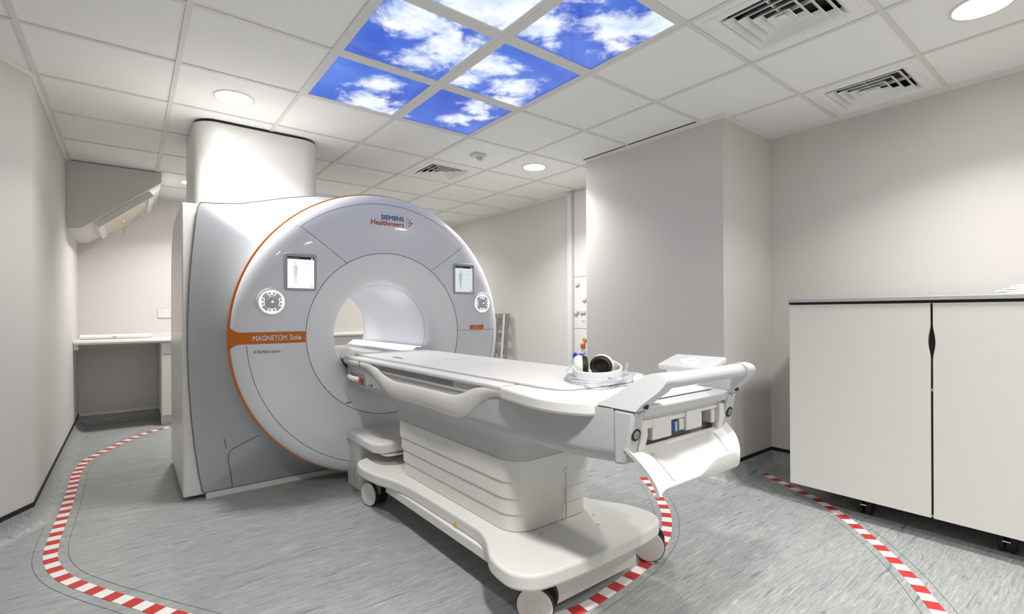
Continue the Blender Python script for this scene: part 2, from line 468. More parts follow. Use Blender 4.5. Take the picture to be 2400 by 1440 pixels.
cove = [(0.0005, 0.0), (0.0005, 0.098), (0.004, 0.098)] + [(0.004 + 0.085 * (1 - math.cos(PI / 2 * k / 8)), 0.098 - 0.0965 * math.sin(PI / 2 * k / 8)) for k in range(1, 9)] + [(0.089, 0.0)]
blk = [(0.0005, 0.0965), (0.0005, 0.120), (0.006, 0.120), (0.006, 0.0965)]
chainL = [(XL, YB - 0.0), (XL, 1.20), FARL]
chainL = [(XL, YB), CORN, FARL, (FARL[0], YN)]
chainR = [(XR, YN), (XR, PY0), (PX, PY0), (PX, PY1), (XR, PY1), (XR, YB), (XL, YB)]
sweep('baseboard_left', chainL, cove, 'floor'); sweep('trim_1', chainL, blk, 'black')
sweep('baseboard_right', chainR, cove, 'floor'); sweep('trim_2', chainR[:-1], blk, 'black'); sweep('trim_6', chainR[-2:], [(d_, z_ - .004) for d_, z_ in blk], 'angle')
ang = [(0.0005, ZC - 0.022), (0.0005, ZC + 0.02), (0.02, ZC + 0.02), (0.02, ZC + 0.0005), (0.003, ZC - 0.0015), (0.003, ZC - 0.022)]
sweep('trim_3', chainL, ang, 'angle'); sweep('trim_4', chainR, ang, 'angle')
# dark shadow gap along the pier's top edge
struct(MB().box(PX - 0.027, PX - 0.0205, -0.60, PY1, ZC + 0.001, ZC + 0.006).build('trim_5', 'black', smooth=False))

# ---- backlit sky ceiling print
skyr = root('sky_ceiling_light', (0, -0.31, ZC), 'backlit ceiling print of blue sky and white clouds in six square panes', 'ceiling light')
for (i, j) in SKYCELLS:
    x0, x1, y0, y1 = GX[i] + .012, GX[i + 1] - .012, GY[j] + .012, GY[j + 1] - .012
    fr = MB(); fwid = 0.024
    for bx in ((x0, x1, y0, y0 + fwid), (x0, x1, y1 - fwid, y1), (x0, x0 + fwid, y0 + fwid, y1 - fwid), (x1 - fwid, x1, y0 + fwid, y1 - fwid)):
        fr.box(*bx, ZC + 0.001, ZC + 0.024)
    f = fr.build('pane_frame', 'tee', skyr, smooth=False)
    MB().box(x0 + fwid, x1 - fwid, y0 + fwid, y1 - fwid, ZC + 0.006, ZC + 0.012).build('sky_pane', 'sky', f, smooth=False)

# ---- recessed downlights
def downlight(x, y, label, pw=1.0):
    r = root('downlight', (x, y, ZC + .006), label, 'downlight', 'recessed round downlights')
    MB().lathe_z([(0.112, ZC + .006), (0.112, ZC + .002), (0.100, ZC + .0005), (0.096, ZC + .003), (0.096, ZC + .006)], x, y, 40).build('trim_ring', 'white', r)
    b = MB().lathe_z([(0.097, ZC + .0035), (0.05, ZC + .0030), (0.002, ZC + .0028)], x, y, 40); b.build('diffuser', 'lamp', r)
    ld = bpy.data.lights.new('downlight_lamp', 'AREA'); ld.shape = 'DISK'; ld.size = 0.19; ld.energy = LAMP_W * pw
    ld.color = (1.0, 0.975, 0.94); ld.spread = math.radians(126)
    lo = bpy.data.objects.new('downlight_lamp', ld); COL.objects.link(lo); lo.parent = r; lo.location = (0, 0, -0.012)
downlight(-0.9, 0.90, 'round lit ceiling downlight in front of the tall magnet turret', 0.52)
downlight(1.475, 0.87, 'round lit ceiling downlight beside the boxed-out pier')
downlight(1.49, -2.07, 'large round lit ceiling downlight at the top right above the white cabinet', 0.72)
downlight(-0.9, -2.07, 'added round ceiling downlight, unseen behind the camera', 1.35)  # added lamp outside the view, brightens the scanner front
downlight(-0.9, 3.33, 'added round ceiling downlight hidden behind the scanner near the worktop', 0.8)  # added behind the scanner to even out the room light
downlight(1.475, 3.33, 'added round ceiling downlight hidden in the far right corner behind the scanner', 0.5)  # also added, hidden fill for the far corner
downlight(0.3, -3.28, 'added round ceiling downlight, out of view nearest the entrance wall', 0.9)  # added out of view for more even light from behind

# ---- square air diffusers
def diffuser(ci, cj, label, dark=True):
    x0, x1, y0, y1 = GX[ci] + .013, GX[ci + 1] - .013, GY[cj] + .013, GY[cj + 1] - .013
    cx, cy = (x0 + x1) / 2, (y0 + y1) / 2
    r = root('air_diffuser', (cx, cy, ZC), label, 'air vent', 'square ceiling air diffusers')
    a = 0.205
    fr = MB()
    for bx in ((x0, x1, y0, cy - a), (x0, x1, cy + a, y1), (x0, cx - a, cy - a, cy + a), (cx + a, x1, cy - a, cy + a)):
        fr.box(*bx, ZC + 0.004, ZC + 0.012)
    fr.build('plate', 'dlvane', r, smooth=False)
    rim = MB(); o = 0.245
    rows = [[(cx + sx * q, cy + sy * q, z) for sx, sy in ((-1, -1), (1, -1), (1, 1), (-1, 1))] for q, z in ((o, ZC + .004), (o - .004, ZC - .002), (a + .004, ZC - .004), (a - .012, ZC + .006), (a - 0.030, ZC + .030))]
    rim.grid(rows, True); rim.build('rim', 'dlvane', r, smooth=False)
    MB().box(cx - a, cx + a, cy - a, cy + a, ZC + 0.060, ZC + 0.066).build('back_box', 'black', r, smooth=False)
    for k in range(4):
        q1 = a - 0.024 - k * 0.044; q0 = q1 - 0.027
        v = MB(); rows = [[(cx + sx * q, cy + sy * q, z) for sx, sy in ((-1, -1), (1, -1), (1, 1), (-1, 1))] for q, z in ((q1, ZC + .000), (q0, ZC + .026), (q0 - .002, ZC + .026), (q1 - .003, ZC - .002))]
        rows.append(rows[0]); v.grid(rows, True); v.build('vane', 'dlvane', r, smooth=False)
    MB().add([(cx - .018, cy - .018, ZC + .002), (cx + .018, cy - .018, ZC + .002), (cx + .018, cy + .018, ZC + .002), (cx - .018, cy + .018, ZC + .002), (cx, cy, ZC + .03)], [(0, 1, 2, 3), (0, 4, 1), (1, 4, 2), (2, 4, 3), (3, 4, 0)]).build('centre_cone', 'dlvane', r, smooth=False)
    cr = MB()
    cr.box(cx - a + .01, cx + a - .01, cy - .003, cy + .003, ZC + .014, ZC + .03); cr.box(cx - .003, cx + .003, cy - a + .01, cy + a - .01, ZC + .014, ZC + .03)
    cr.build('cross_brace', 'dlvane', r, smooth=False)
diffuser(6, 4, 'square white air diffuser at the top edge, right of the sky print')
diffuser(8, 4, 'square white air diffuser against the right wall above the cabinet')
diffuser(6, 9, 'square white air diffuser on the far ceiling behind the sensor')

# ---- ceiling motion sensor
r = root('motion_sensor', (0.878, 0.881, ZC), 'small white motion sensor on the ceiling between sky print and far diffuser', 'sensor')
MB().prism(rrect(0.82, 0.93, 0.835, 0.93, .012), 'z', ZC - 0.018, ZC + .006).build('housing', 'white', r, bevel=.004)
MB().lathe_z([(0.03, ZC - .018), (0.028, ZC - .030), (0.02, ZC - .040), (0.008, ZC - .045), (0.001, ZC - .046)], 0.885, 0.875, 24).build('lens', 'lgrey', r)

# ================================================================== MRI SCANNER
AX, AZ = 0.02, 0.992
RO = 0.966
mri = root('mri_scanner', (AX, 1.4, 0.0), 'large white and silver MRI scanner with orange trim and round bore', 'scanner')
FACE = [(0.556, 0.7355), (0.62, 0.7355), (0.72, 0.737), (0.80, 0.740), (0.85, 0.7435), (0.885, 0.749), (0.915, 0.7575), (0.938, 0.769), (0.954, 0.783), (0.963, 0.797), (0.966, 0.81)]
def fy(r):
    for (r0, y0), (r1, y1) in zip(FACE, FACE[1:]):
        if r0 <= r <= r1: return y0 + (y1 - y0) * (r - r0) / (r1 - r0)
    return FACE[0][1] if r < FACE[0][0] else FACE[-1][1]
MB().lathe_y(FACE, AX, AZ, 180).build('front_cover', 'gloss', mri, ang=60)
MB().lathe_y([(0.5535, 0.7365), (0.53, 0.7365), (0.50, 0.738), (0.47, 0.7415), (0.44, 0.7475), (0.415, 0.756), (0.392, 0.769), (0.373, 0.787), (0.358, 0.811), (0.348, 0.840), (0.343, 0.868)], AX, AZ, 128).build('bore_flare', 'bore', mri, ang=60)
MB().lathe_y([(0.3427, 0.868), (0.340, 0.90), (0.340, 1.2), (0.340, 1.6), (0.340, 1.95), (0.346, 2.06), (0.365, 2.15), (0.40, 2.205), (0.44, 2.235)], AX, AZ, 128).build('bore_tube', 'bore', mri, ang=60)
rows = []
for k in range(121):
    a = math.radians(78 + 190 * k / 120); tk = .0025 + .0085 * math.sin(PI * k / 120)
    rows.append([(AX + r_ * math.cos(a), y_, AZ + r_ * math.sin(a)) for r_, y_ in ((.9662, .806), (.966 + tk * .8, .807), (.966 + tk, .812), (.966 + tk, .826), (.9655, .828))])
MB().grid(rows).build('orange_rim', 'orange', mri)

on_face = lambda x, z: fy(math.hypot(x - AX, z - AZ)) - 0.0024
# seams: narrow strips that follow the front cover
def strip(pts, width, m, name, parent, lift=0.0012):
    """pts: (x,z) on the front cover"""
    b = MB(); P = [Vector(p) for p in pts]; rows = []
    for i, p in enumerate(P):
        t = (P[min(i + 1, len(P) - 1)] - P[max(i - 1, 0)]).normalized(); n = Vector((-t.y, t.x)) * width / 2
        row = []
        for q in (p - n, p + n):
            rr = math.hypot(q.x - AX, q.y - AZ); row.append((q.x, fy(rr) - lift, q.y))
        rows.append(row)
    b.grid(rows); return b.build(name, m, parent)
def arc(r, a0, a1, n=48): return [(AX + r * math.cos(math.radians(a0 + (a1 - a0) * i / n)), AZ + r * math.sin(math.radians(a0 + (a1 - a0) * i / n))) for i in range(n + 1)]
def line(a, b, n=12): return [(a[0] + (b[0] - a[0]) * i / n, a[1] + (b[1] - a[1]) * i / n) for i in range(n + 1)]
SW = 0.0028
MB().lathe_y([(0.5570, 0.7352), (0.5550, 0.7345), (0.5530, 0.7355)], AX, AZ, 160).build('cover_seam', 'seam', mri)
strip(arc(0.897, 130.5, 46.5, 70), SW, 'seam', 'cover_seam', mri)
strip(line((AX - 0.294, AZ + 0.474), (AX - 0.578, AZ + 0.686)), SW, 'seam', 'cover_seam', mri)
strip(line((AX - 0.586, AZ + 0.690), (AX - 0.655, AZ + 0.70)), 0.0014, 'pgrey', 'cover_seam', mri)
strip(line((AX + 0.331, AZ + 0.450), (AX + 0.615, AZ + 0.652)), SW, 'seam', 'cover_seam', mri)
strip(line((AX + 0.620, AZ + 0.655), (AX + 0.68, AZ + 0.68)), 0.0014, 'pgrey', 'cover_seam', mri)
strip(arc(0.886, 183.0, 262, 70), SW, 'seam', 'cover_seam', mri)
strip(line((AX + 0.556, 0.997), (AX + 0.962, 0.997)), SW * .8, 'seam', 'cover_seam', mri)
strip(arc(0.897, 0, -70, 60), SW * .8, 'seam', 'cover_seam', mri)
strip(line((-0.286, 0.541), (-0.25, 0.5415)), 0.007, 'seam', 'cover_seam', mri, 0.002)
# seams in the bore flare
MB().lathe_y([(0.3445, 0.864), (0.3415, 0.868), (0.3425, 0.872)], AX, AZ, 128).build('bore_seam', 'pgrey', mri)
# orange band with flared ends on the left
b = MB(); zt, zb = 1.0215, 0.9515
rows = []
for i in range(51):
    f = max(0.0, (i / 50 - .86) / .14); fl_ = .034 * f ** 2.2
    row = []
    for k in range(7):
        z = (zb - fl_) + (zt - zb + 2 * fl_) * k / 6
        dmax = math.sqrt(.9685 ** 2 - (z - AZ) ** 2); d_ = .558 + (dmax - .558) * i / 50 + (.0012 if i > 44 else 0)
        row.append((AX - d_, fy(min(math.hypot(d_, z - AZ), RO)) - .0012, z))
    rows.append(row)
b.grid(rows); band = b.build('orange_band', 'orange', mri)
text('band_lettering', 'MAGNETOM', 'pwhite', band, -0.833, 0.9715, on_face, width=0.187, height=0.030, bold=.022)
text('band_lettering', 'Sola', 'pwhite', band, -0.631, 0.9725, on_face, width=0.069, height=0.030, bold=.022)
text('cover_lettering', 'A', 'pdark', mri, -0.829, 0.8955, on_face, width=0.013, height=0.0195)
text('cover_lettering', 'Bio', 'siered', mri, -0.809, 0.8955, on_face, width=0.0265, height=0.0195)
text('cover_lettering', 'Matrix System', 'pdark', mri, -0.780, 0.8955, on_face, width=0.096, height=0.0195)
text('maker_lettering', 'SIEMENS', 'sieblue', mri, -0.034, 1.7835, on_face, width=0.170, height=0.0305, bold=.02)
text('maker_lettering', 'Healthineers', 'siered', mri, -0.107, 1.742, on_face, width=0.243, height=0.034, bold=.010)
dots = MB()
for (dx, dz, rr) in ((0.0, 0.0, .0062), (-.013, .013, .0052), (-.013, -.013, .0052), (-.026, 0.0, .0042), (-.026, .024, .0042), (-.026, -.024, .0042), (-.040, .012, .003), (-.040, -.012, .003), (-.013, .0, .003), (-.040, .031, .0024), (-.040, -.031, .0024), (-.048, 0, .0024)):
    dots.add([(0.196 + dx + rr * math.cos(2 * PI * k / 14), 0.7355, 1.775 + dz + rr * math.sin(2 * PI * k / 14)) for k in range(14)], [tuple(range(14))])
dots.build('maker_dots', 'siered', mri)

# touch screens
def screen(x0, x1, z0, z1, bright, label):
    y = 0.7395
    bz = MB().prism(rrect(x0, x1, z0, z1, .018), 'y', y - 0.009, y + .01).build('touch_screen', 'bezel', mri, bevel=.003)
    bz['label'] = label
    scr = 'screen' if bright else 'screen_dim'; fig = 'figure' if bright else 'figure_dim'
    ix0, ix1, iz0, iz1 = x0 + .018, x1 - .018, z0 + .017, z1 - .021; yy = y - .0098
    MB().box(ix0, ix1, yy, yy + .0006, iz0, iz1 - .016).build('display', scr, bz, smooth=False)
    MB().box(ix0, ix1, yy, yy + .0006, iz1 - .016, iz1).build('display_header', 'sdark', bz, smooth=False)
    text('header_lettering', 'No patient registered', 'pwhite', bz, ix0 + .006, iz1 - .0115, yy - .0004, width=.062, height=.0062)
    MB().prism([(ix1 - .016, iz1 - .012), (ix1 - .008, iz1 - .012), (ix1 - .008, iz1 - .008), (ix1 - .012, iz1 - .004), (ix1 - .016, iz1 - .008)], 'y', yy - .0006, yy).build('home_icon', 'glow', bz, smooth=False)
    cx = ix0 + (ix1 - ix0) * .30; h = (iz1 - iz0) * .74; zt_ = iz1 - .030
    half = [(0.0, 0), (.028, -.01), (.036, -.05), (.03, -.10), (.022, -.125), (.03, -.15), (.09, -.175), (.115, -.22), (.118, -.32), (.13, -.42), (.135, -.50), (.12, -.505), (.10, -.42), (.088, -.32), (.078, -.40), (.085, -.52), (.078, -.68), (.062, -.80), (.050, -.95), (.055, -.985), (.018, -.985), (.014, -.80), (.004, -.56)]
    poly = [(cx + a * h * .78, zt_ + q * h) for a, q in half] + [(cx - a * h * .78, zt_ + q * h) for a, q in half[::-1][:-1]]
    MB().prism(poly, 'y', yy - .0004, yy).build('figure_icon', fig, bz, smooth=False)
    ln = MB()
    for (fx, fz, wd) in ((.68, .80, .05), (.60, .68, .075), (.10, .89, .02), (.5, .87, .02)):
        ln.box(ix0 + (ix1 - ix0) * fx, ix0 + (ix1 - ix0) * fx + wd * .6, yy - .0004, yy, iz0 + (iz1 - iz0) * fz, iz0 + (iz1 - iz0) * fz + .003)
    ln.box(ix1 - .022, ix1 - .004, yy - .0004, yy, iz0 + .004, iz0 + .016)
    ln.build('display_marks', fig, bz, smooth=False)
screen(-0.660, -0.468, 1.273, 1.506, True, 'bright white touch screen with a body outline')
screen(0.536, 0.728, 1.276, 1.512, False, 'paler touch screen with a body outline')

# control dials
def dial(cx, cz):
    y = fy(math.hypot(cx - AX, cz - AZ)) - .002
    d = MB().lathe_y([(0.085, y + .012), (0.085, y - .003), (0.081, y - .007), (0.076, y - .006), (0.074, y - .002), (0.0005, y - .002)], cx, cz, 48).build('control_dial', 'dialgrey', mri)
    MB().lathe_y([(0.0705, y - .0022), (0.0705, y - .0042), (0.0640, y - .0042), (0.0640, y - .0022)], cx, cz, 48).build('light_ring', 'glow', d)
    MB().lathe_y([(0.063, y - .0022), (0.063, y - .0032), (0.040, y - .0032), (0.038, y - .0022)], cx, cz, 48).build('button_ring', 'dialgrey', d)
    for k in range(4):
        a = k * PI / 2; b = MB()
        for r0, r1 in ((0.042, 0.0445), (0.0585, 0.063)):
            pr_ = []
            for i in range(9):
                t = a + math.radians(-24 + 48 * i / 8); pr_.append([(cx + q * math.cos(t), y - .0036, cz + q * math.sin(t)) for q in (r0, r1)])
            b.grid(pr_)
        for e in (-24, 24):
            t0 = a + math.radians(e - 1.6); t1 = a + math.radians(e + 1.6)
            b.grid([[(cx + q * math.cos(t0), y - .0036, cz + q * math.sin(t0)) for q in (.042, .062)], [(cx + q * math.cos(t1), y - .0036, cz + q * math.sin(t1)) for q in (.042, .062)]])
        b.add([(cx + .052 * math.cos(a) + .0055 * math.cos(2 * PI * i / 6 + a), y - .0036, cz + .052 * math.sin(a) + .0055 * math.sin(2 * PI * i / 6 + a)) for i in range(6)], [tuple(range(6))])
        b.build('button_mark', 'glow', d)
    kn = MB().lathe_y([(0.035, y - .002), (0.0345, y - .016), (0.032, y - .019), (0.029, y - .020), (0.0005, y - .0195)], cx, cz, 40).build('knob', 'lgrey', d)
    MB().add([(cx - .008, y - .0206, cz - .005), (cx + .008, y - .0206, cz - .005), (cx, y - .0206, cz + .009)], [(0, 1, 2)]).build('knob_mark', 'glow', kn)
dial(-0.730, 1.203); dial(0.807, 1.208)
bd = MB().prism(rrect(0.687, 0.818, 1.003, 1.036, .011), 'y', 0.733, 0.745).build('maker_badge', 'orange', mri, bevel=.002)
text('badge_lettering', 'SIEMENS', 'pwhite', bd, 0.727, 1.024, 0.7322, width=.045, height=.0055)
text('badge_lettering', 'Healthineers', 'pwhite', bd, 0.708, 1.010, 0.7322, width=.085, height=.0085)

# silver side cover: loft from the rim circle back to the body outline
OUT = [(0, 1.968), (.2, 1.965), (.4, 1.948), (.58, 1.912), (.74, 1.868), (.88, 1.832), (1.0, 1.818), (1.060, 1.815), (1.084, 1.812), (1.098, 1.78), (1.112, 1.65), (1.127, 1.50), (1.142, 1.30), (1.150, 1.10), (1.152, .90), (1.146, .70), (1.134, .50), (1.118, .32), (1.098, .16), (1.078, .045), (1.06, .040), (.8, .040), (.5, .040), (.25, .035), (0, .028)]
OUTR = [(0.967 * math.cos(math.radians(90 - 4 * k)), AZ + 0.967 * math.sin(math.radians(90 - 4 * k))) for k in range(45)]
OUTF = OUTR + [(-x, z) for x, z in OUT[::-1][1:-1]]
def outline_r(a):
    dx, dz = math.cos(a), math.sin(a); best = 0
    for i in range(len(OUTF)):
        x0, z0 = OUTF[i][0], OUTF[i][1] - AZ; x1, z1 = OUTF[(i + 1) % len(OUTF)][0], OUTF[(i + 1) % len(OUTF)][1] - AZ
        den = dx * (z1 - z0) - dz * (x1 - x0)
        if abs(den) < 1e-9: continue
        t = (x0 * (z1 - z0) - z0 * (x1 - x0)) / den
        u = (x0 * dz - z0 * dx) / den
        if t > 0 and -1e-6 <= u <= 1 + 1e-6: best = max(best, t)
    return best
angs = sorted(set([2 * PI * i / 200 for i in range(200)] + [math.atan2(z - AZ, x) % (2 * PI) for x, z in OUTF]))
YF, YO = 0.826, 1.035
rows = []
for k in range(13):
    t = k / 12; row = []
    for a in angs:
        rb = max(outline_r(a), 0.9665); e = t ** 2.1
        g = (rb - 0.966)
        yy = YF + (YO - YF) * (1 - (1 - t) ** 1.25)
        yy = min(yy, YF + (YO - YF))
        r_ = 0.966 + g * e
        row.append((AX + r_ * math.cos(a), yy, AZ + r_ * math.sin(a)))
    rows.append(row)
MB().grid(rows, True).build('side_cover', 'silver', mri, ang=60)
# seam along the outline
MB().tube([(AX + x, YO + .001, z) for x, z in OUTF], 0.0032, 6, closed=True).build('cover_seam', 'seam', mri)
# body behind, with the rear opening of the bore
def orow(y, sc=1.0, dr=0.0):
    return [(AX + (max(outline_r(a), .9665) * sc - dr) * math.cos(a), y, AZ + (max(outline_r(a), .9665) * sc - dr) * math.sin(a)) for a in angs]
def crow(y, r): return [(AX + r * math.cos(a), y, AZ + r * math.sin(a)) for a in angs]
MB().grid([orow(YO, 1, .002), orow(1.9, 1, .004), orow(2.12, 1, .02), orow(2.2, 1, .06), crow(2.24, 0.80), crow(2.236, 0.44)], True).build('body_cover', 'white', mri, ang=40)
# white flank panels
for s in (-1,):
    x0, x1 = sorted((AX + s * 1.06, AX + s * 1.177))
    MB().prism([(1.05, .025), (1.05, 1.806), (1.30, 1.806), (1.62, 1.79), (1.80, 1.755), (1.93, 1.66), (2.02, 1.45), (2.07, 1.1), (2.07, .025)], 'x', x0, x1).build('flank_panel', 'white', mri, bevel=.012, seg=3)
# lower service hatch outline on the silver cover
def on_side(x, z):
    a = math.atan2(z - AZ, x - AX); r = math.hypot(x - AX, z - AZ); g = max(outline_r(a), .9665) - .966
    t = max(0.0, min(1.0, (r - .966) / g)) ** (1 / 2.1); return YF + (YO - YF) * (1 - (1 - t) ** 1.25)
hs = [(-0.772, 0.372), (-0.80, 0.355), (-0.86, 0.318), (-0.905, 0.292), (-0.922, 0.268), (-0.927, 0.235), (-0.920, 0.18), (-0.908, 0.11), (-0.900, 0.042)]
hs = [(p.x, p.y) for p in catmull(hs, 5)]
MB().tube([(x, on_side(x, z) - .0005, z) for x, z in hs], .0028, 5).build('hatch_seam', 'seam', mri)
MB().tube([(x, on_side(x, z) - .0005, z) for x, z in line((-0.950, 0.362), (-0.936, 0.300), 4)], .0028, 5).build('hatch_seam', 'seam', mri)
# cream plinth under the covers
pl = [(AX - 1.06, 1.035)]
for x in [AX - 1.05 + 1.95 * i / 40 for i in range(41)]:
    yy = min(on_side(x, .041), 1.034); pl.append((x, yy + .004))
pl += [(AX + .9, 1.035), (AX + .9, 2.05), (AX - 1.06, 2.05)]
MB().prism(pl, 'z', 0.0, 0.041).build('plinth', 'cream', mri, smooth=False)
# turret up to the ceiling
MB().prism(rrect(-1.062, -0.262, 1.335, 2.10, .13, 10), 'z', 1.66, ZC - .012).build('turret', 'silver' if False else 'white', mri, bevel=.006, ang=30)
MB().prism(rrect(-1.055, -0.269, 1.342, 2.093, .125, 10), 'z', ZC - .013, ZC + .0005).build('turret_gasket', 'black', mri)
# bed rail, light strip inside the bore
MB().prism([(-0.20, .745), (0.24, .745), (0.30, .80), (0.312, .832), (-0.272, .832), (-0.26, .80)], 'y', 0.762, 2.17).build('bore_bed', 'white', mri, bevel=.006)
st = MB().prism([(0.190, .833), (0.300, .833), (0.318, .880), (0.262, .880)], 'y', 0.80, 2.12).build('light_rail', 'white', mri, bevel=.004)
lb = MB()
lb.add([(0.2245, 0.82, .8575), (0.2245, 2.10, .8575), (0.2600, 2.10, .8815), (0.2600, 0.82, .8815), (0.310, 2.10, .8815), (0.310, .82, .8815)], [(0, 1, 2, 3), (3, 2, 4, 5)])
for k in range(52):
    y = 0.83 + k * .0245
    lb.add([(0.2245, y, .8575), (0.2245, y + .014, .8575), (0.2135, y + .007, .8500)], [(0, 1, 2)])
lb.build('led_strip', 'led', st, smooth=False)

# docking box at the foot of the magnet
dk = MB().prism(rrect(-0.262, 0.302, 0.56, 0.80, .03), 'z', 0.0, 0.30).build('docking_base', 'white', mri, bevel=.005)
MB().prism(rrect(-0.282, 0.322, 0.235, 0.79, .10, 8, (0, 0, 1, 1)), 'z', 0.302, 0.365).build('docking_lid', 'white', mri, bevel=.016, seg=3)
MB().prism(rrect(-0.235, 0.275, 0.222, 0.40, .05, 6, (0, 0, 1, 1)), 'z', 0.289, 0.3015).build('docking_latch', 'cream', mri, bevel=.004)
hd = MB().prism(rrect(0.600, 0.655, 0.055, 0.20, .018), 'x', -0.2665, -0.262).build('docking_handle_plate', 'white', mri, bevel=.002)
MB().prism(rrect(0.612, 0.643, 0.075, 0.155, .012), 'x', -0.270, -0.2665).build('docking_handle', 'lgrey', hd, bevel=.003)
for yy, zz in ((0.77, .24), (0.77, .04)):
    MB().add([(-0.2625, yy + .005 * math.cos(2 * PI * k / 10), zz + .005 * math.sin(2 * PI * k / 10)) for k in range(10)], [tuple(range(10))]).build('screw', 'dgrey', mri)

# ================================================================== PATIENT TABLE (docked trolley)
TX = 0.02
tab = root('patient_table', (TX, -0.4, 0), 'white and grey wheeled patient table docked at the scanner bore', 'table')
def mirror(poly): return poly + [(2 * TX - x, y) for x, y in poly[::-1]]
half = [(p.x, p.y) for p in catmull([(-0.14, .475), (-0.25, .465), (-0.325, .42), (-0.352, .33), (-0.352, .22), (-0.335, .10), (-0.30, -.03), (-0.281, -.18), (-0.277, -.40), (-0.277, -.70), (-0.283, -.82), (-0.318, -.915), (-0.366, -1.00), (-0.384, -1.08), (-0.380, -1.155), (-0.335, -1.213), (-0.25, -1.236), (-0.10, -1.246)], 5)]
MB().prism(mirror(half), 'z', 0.180, 0.240).build('base_plate', 'cream', tab, bevel=.012, seg=3, ang=50)
for x, y, z in ((0.20, -1.0, .2405), (-0.10, -0.99, .2405), (0.14, -1.08, .2405)):
    MB().lathe_z([(.007, z), (.007, z + .0008), (.001, z + .0008)], x, y, 14).build('screw', 'lgrey', tab)
MB().box(TX - .31, TX + .31, -0.95, 0.10, .135, .182).build('chassis', 'white', tab, bevel=.006)
MB().box(-0.175, 0.335, -1.125, -1.110, .028, .182).build('front_skirt', 'white', tab, bevel=.004)
MB().box(-0.172, -0.165, -1.110, -1.0, .05, .18).build('skirt_bracket', 'chrome', tab, bevel=.002)
# castors
def castor(x, y, ang, name='castor'):
    b = MB().lathe_z([(.03, .15), (.03, .181), (.001, .181)], 0, 0, 20); b.lathe_z([(.03, .15), (.001, .15)], 0, 0, 20)
    b.box(-.022, .022, -.03, .045, .06, .155)
    T = Matrix.Translation((x, y, 0)) @ Matrix.Rotation(ang, 4, 'Z')
    cs = b.xform(T).build('castor', 'lgrey', tab, bevel=.003)
    for s in (-1, 1):
        x0 = s * .024; x1 = s * .050; wr = 0.071
        prof = [(.001, x0), (wr - .004, x0), (wr, x0 + s * .004), (wr, x1 - s * .007), (wr - .003, x1 - s * .004)]
        t = MB().lathe_y([(r, q) for r, q in prof], 0, 0, 40); t.v = [(p[1], p[0], p[2] + wr) for p in t.v]
        wheel = t.xform(T).build('tyre', 'rubber', cs)
        prof = [(wr - .0035, x1 - s * .005), (wr - .006, x1), (.026, x1 + s * .003), (.0255, x1 + s * .0018), (.0245, x1 + s * .003), (.001, x1 + s * .004)]
        t = MB().lathe_y(prof, 0, 0, 40); t.v = [(p[1], p[0], p[2] + wr) for p in t.v]
        t.xform(T).build('wheel_disc', 'cream', cs)
castor(-0.262, 0.315, math.radians(14))
castor(0.265, 0.30, math.radians(12))
castor(-0.225, -1.11, math.radians(36))
castor(0.474, -1.086, math.radians(36))
# pedestal of nested tiers
tz = [.241, .311, .378, .446, .535]
for k in range(4):
    g = 0.005 * (3 - k)
    MB().prism(rrect(TX - .243 + g, TX + .243 - g, -.968 + g, .135 - g * 2, .105, 10), 'z', tz[k] + .0005, tz[k + 1] + (.0 if k < 3 else .0)).build('pedestal_tier', 'cream', tab, bevel=.002, ang=30)
sc = MB()
for k in range(4):
    for dx, dz in ((.0, .0), (-.012, -.012)):
        z = .262 + k * .068 + dz * .7; xx = 0.06 + dx
        yq = -.968 + 0.006 * (3 - k) - .0005
        sc.add([(xx + .0035 * math.cos(2 * PI * i / 8), yq, z + .0035 * math.sin(2 * PI * i / 8)) for i in range(8)], [tuple(range(8))])
sc.build('pedestal_screws', 'dgrey', tab)
MB().box(0.0655, 0.0668, -.9685, -.96, .245, .53).build('pedestal_joint', 'dialgrey', tab, smooth=False)
# grey shroud above the pedestal
sh = []
for z, g, yb in ((.5355, .0, .135), (.60, -.004, .16), (.640, -.02, .20), (.672, -.05, .26)):
    sh.append([(x, y, z) for x, y in rrect(TX - .240 + g, TX + .240 - g, -.966 + g, yb, .09, 8)])
MB().grid(sh, True).build('shroud', 'tgrey', tab, ang=60)
# table body: lofted hull, wedge at the far end
secs = []
def hull_sec(y, zb, wb, wt, ztop, rnd=.03):
    return [(TX - wt, y, ztop), (TX - wt, y, zb + .05), (TX - wt + .004, y, zb + rnd), (TX - wb - .012, y, zb + .006), (TX - wb, y, zb), (TX + wb, y, zb), (TX + wb + .012, y, zb + .006), (TX + wt - .004, y, zb + rnd), (TX + wt, y, zb + .05), (TX + wt, y, ztop)]
ys = [(.705, .660, .268, .302), (.60, .656, .27, .304), (.30, .654, .271, .305), (0, .652, .272, .306), (-.5, .652, .274, .308), (-1.0, .658, .278, .312), (-1.2, .660, .280, .314), (-1.35, .664, .276, .310), (-1.44, .669, .266, .300), (-1.512, .676, .260, .291)]
rows = [hull_sec(y, zb, wb, wt, .834 if y > -1.42 else .842) for y, zb, wb, wt in ys]
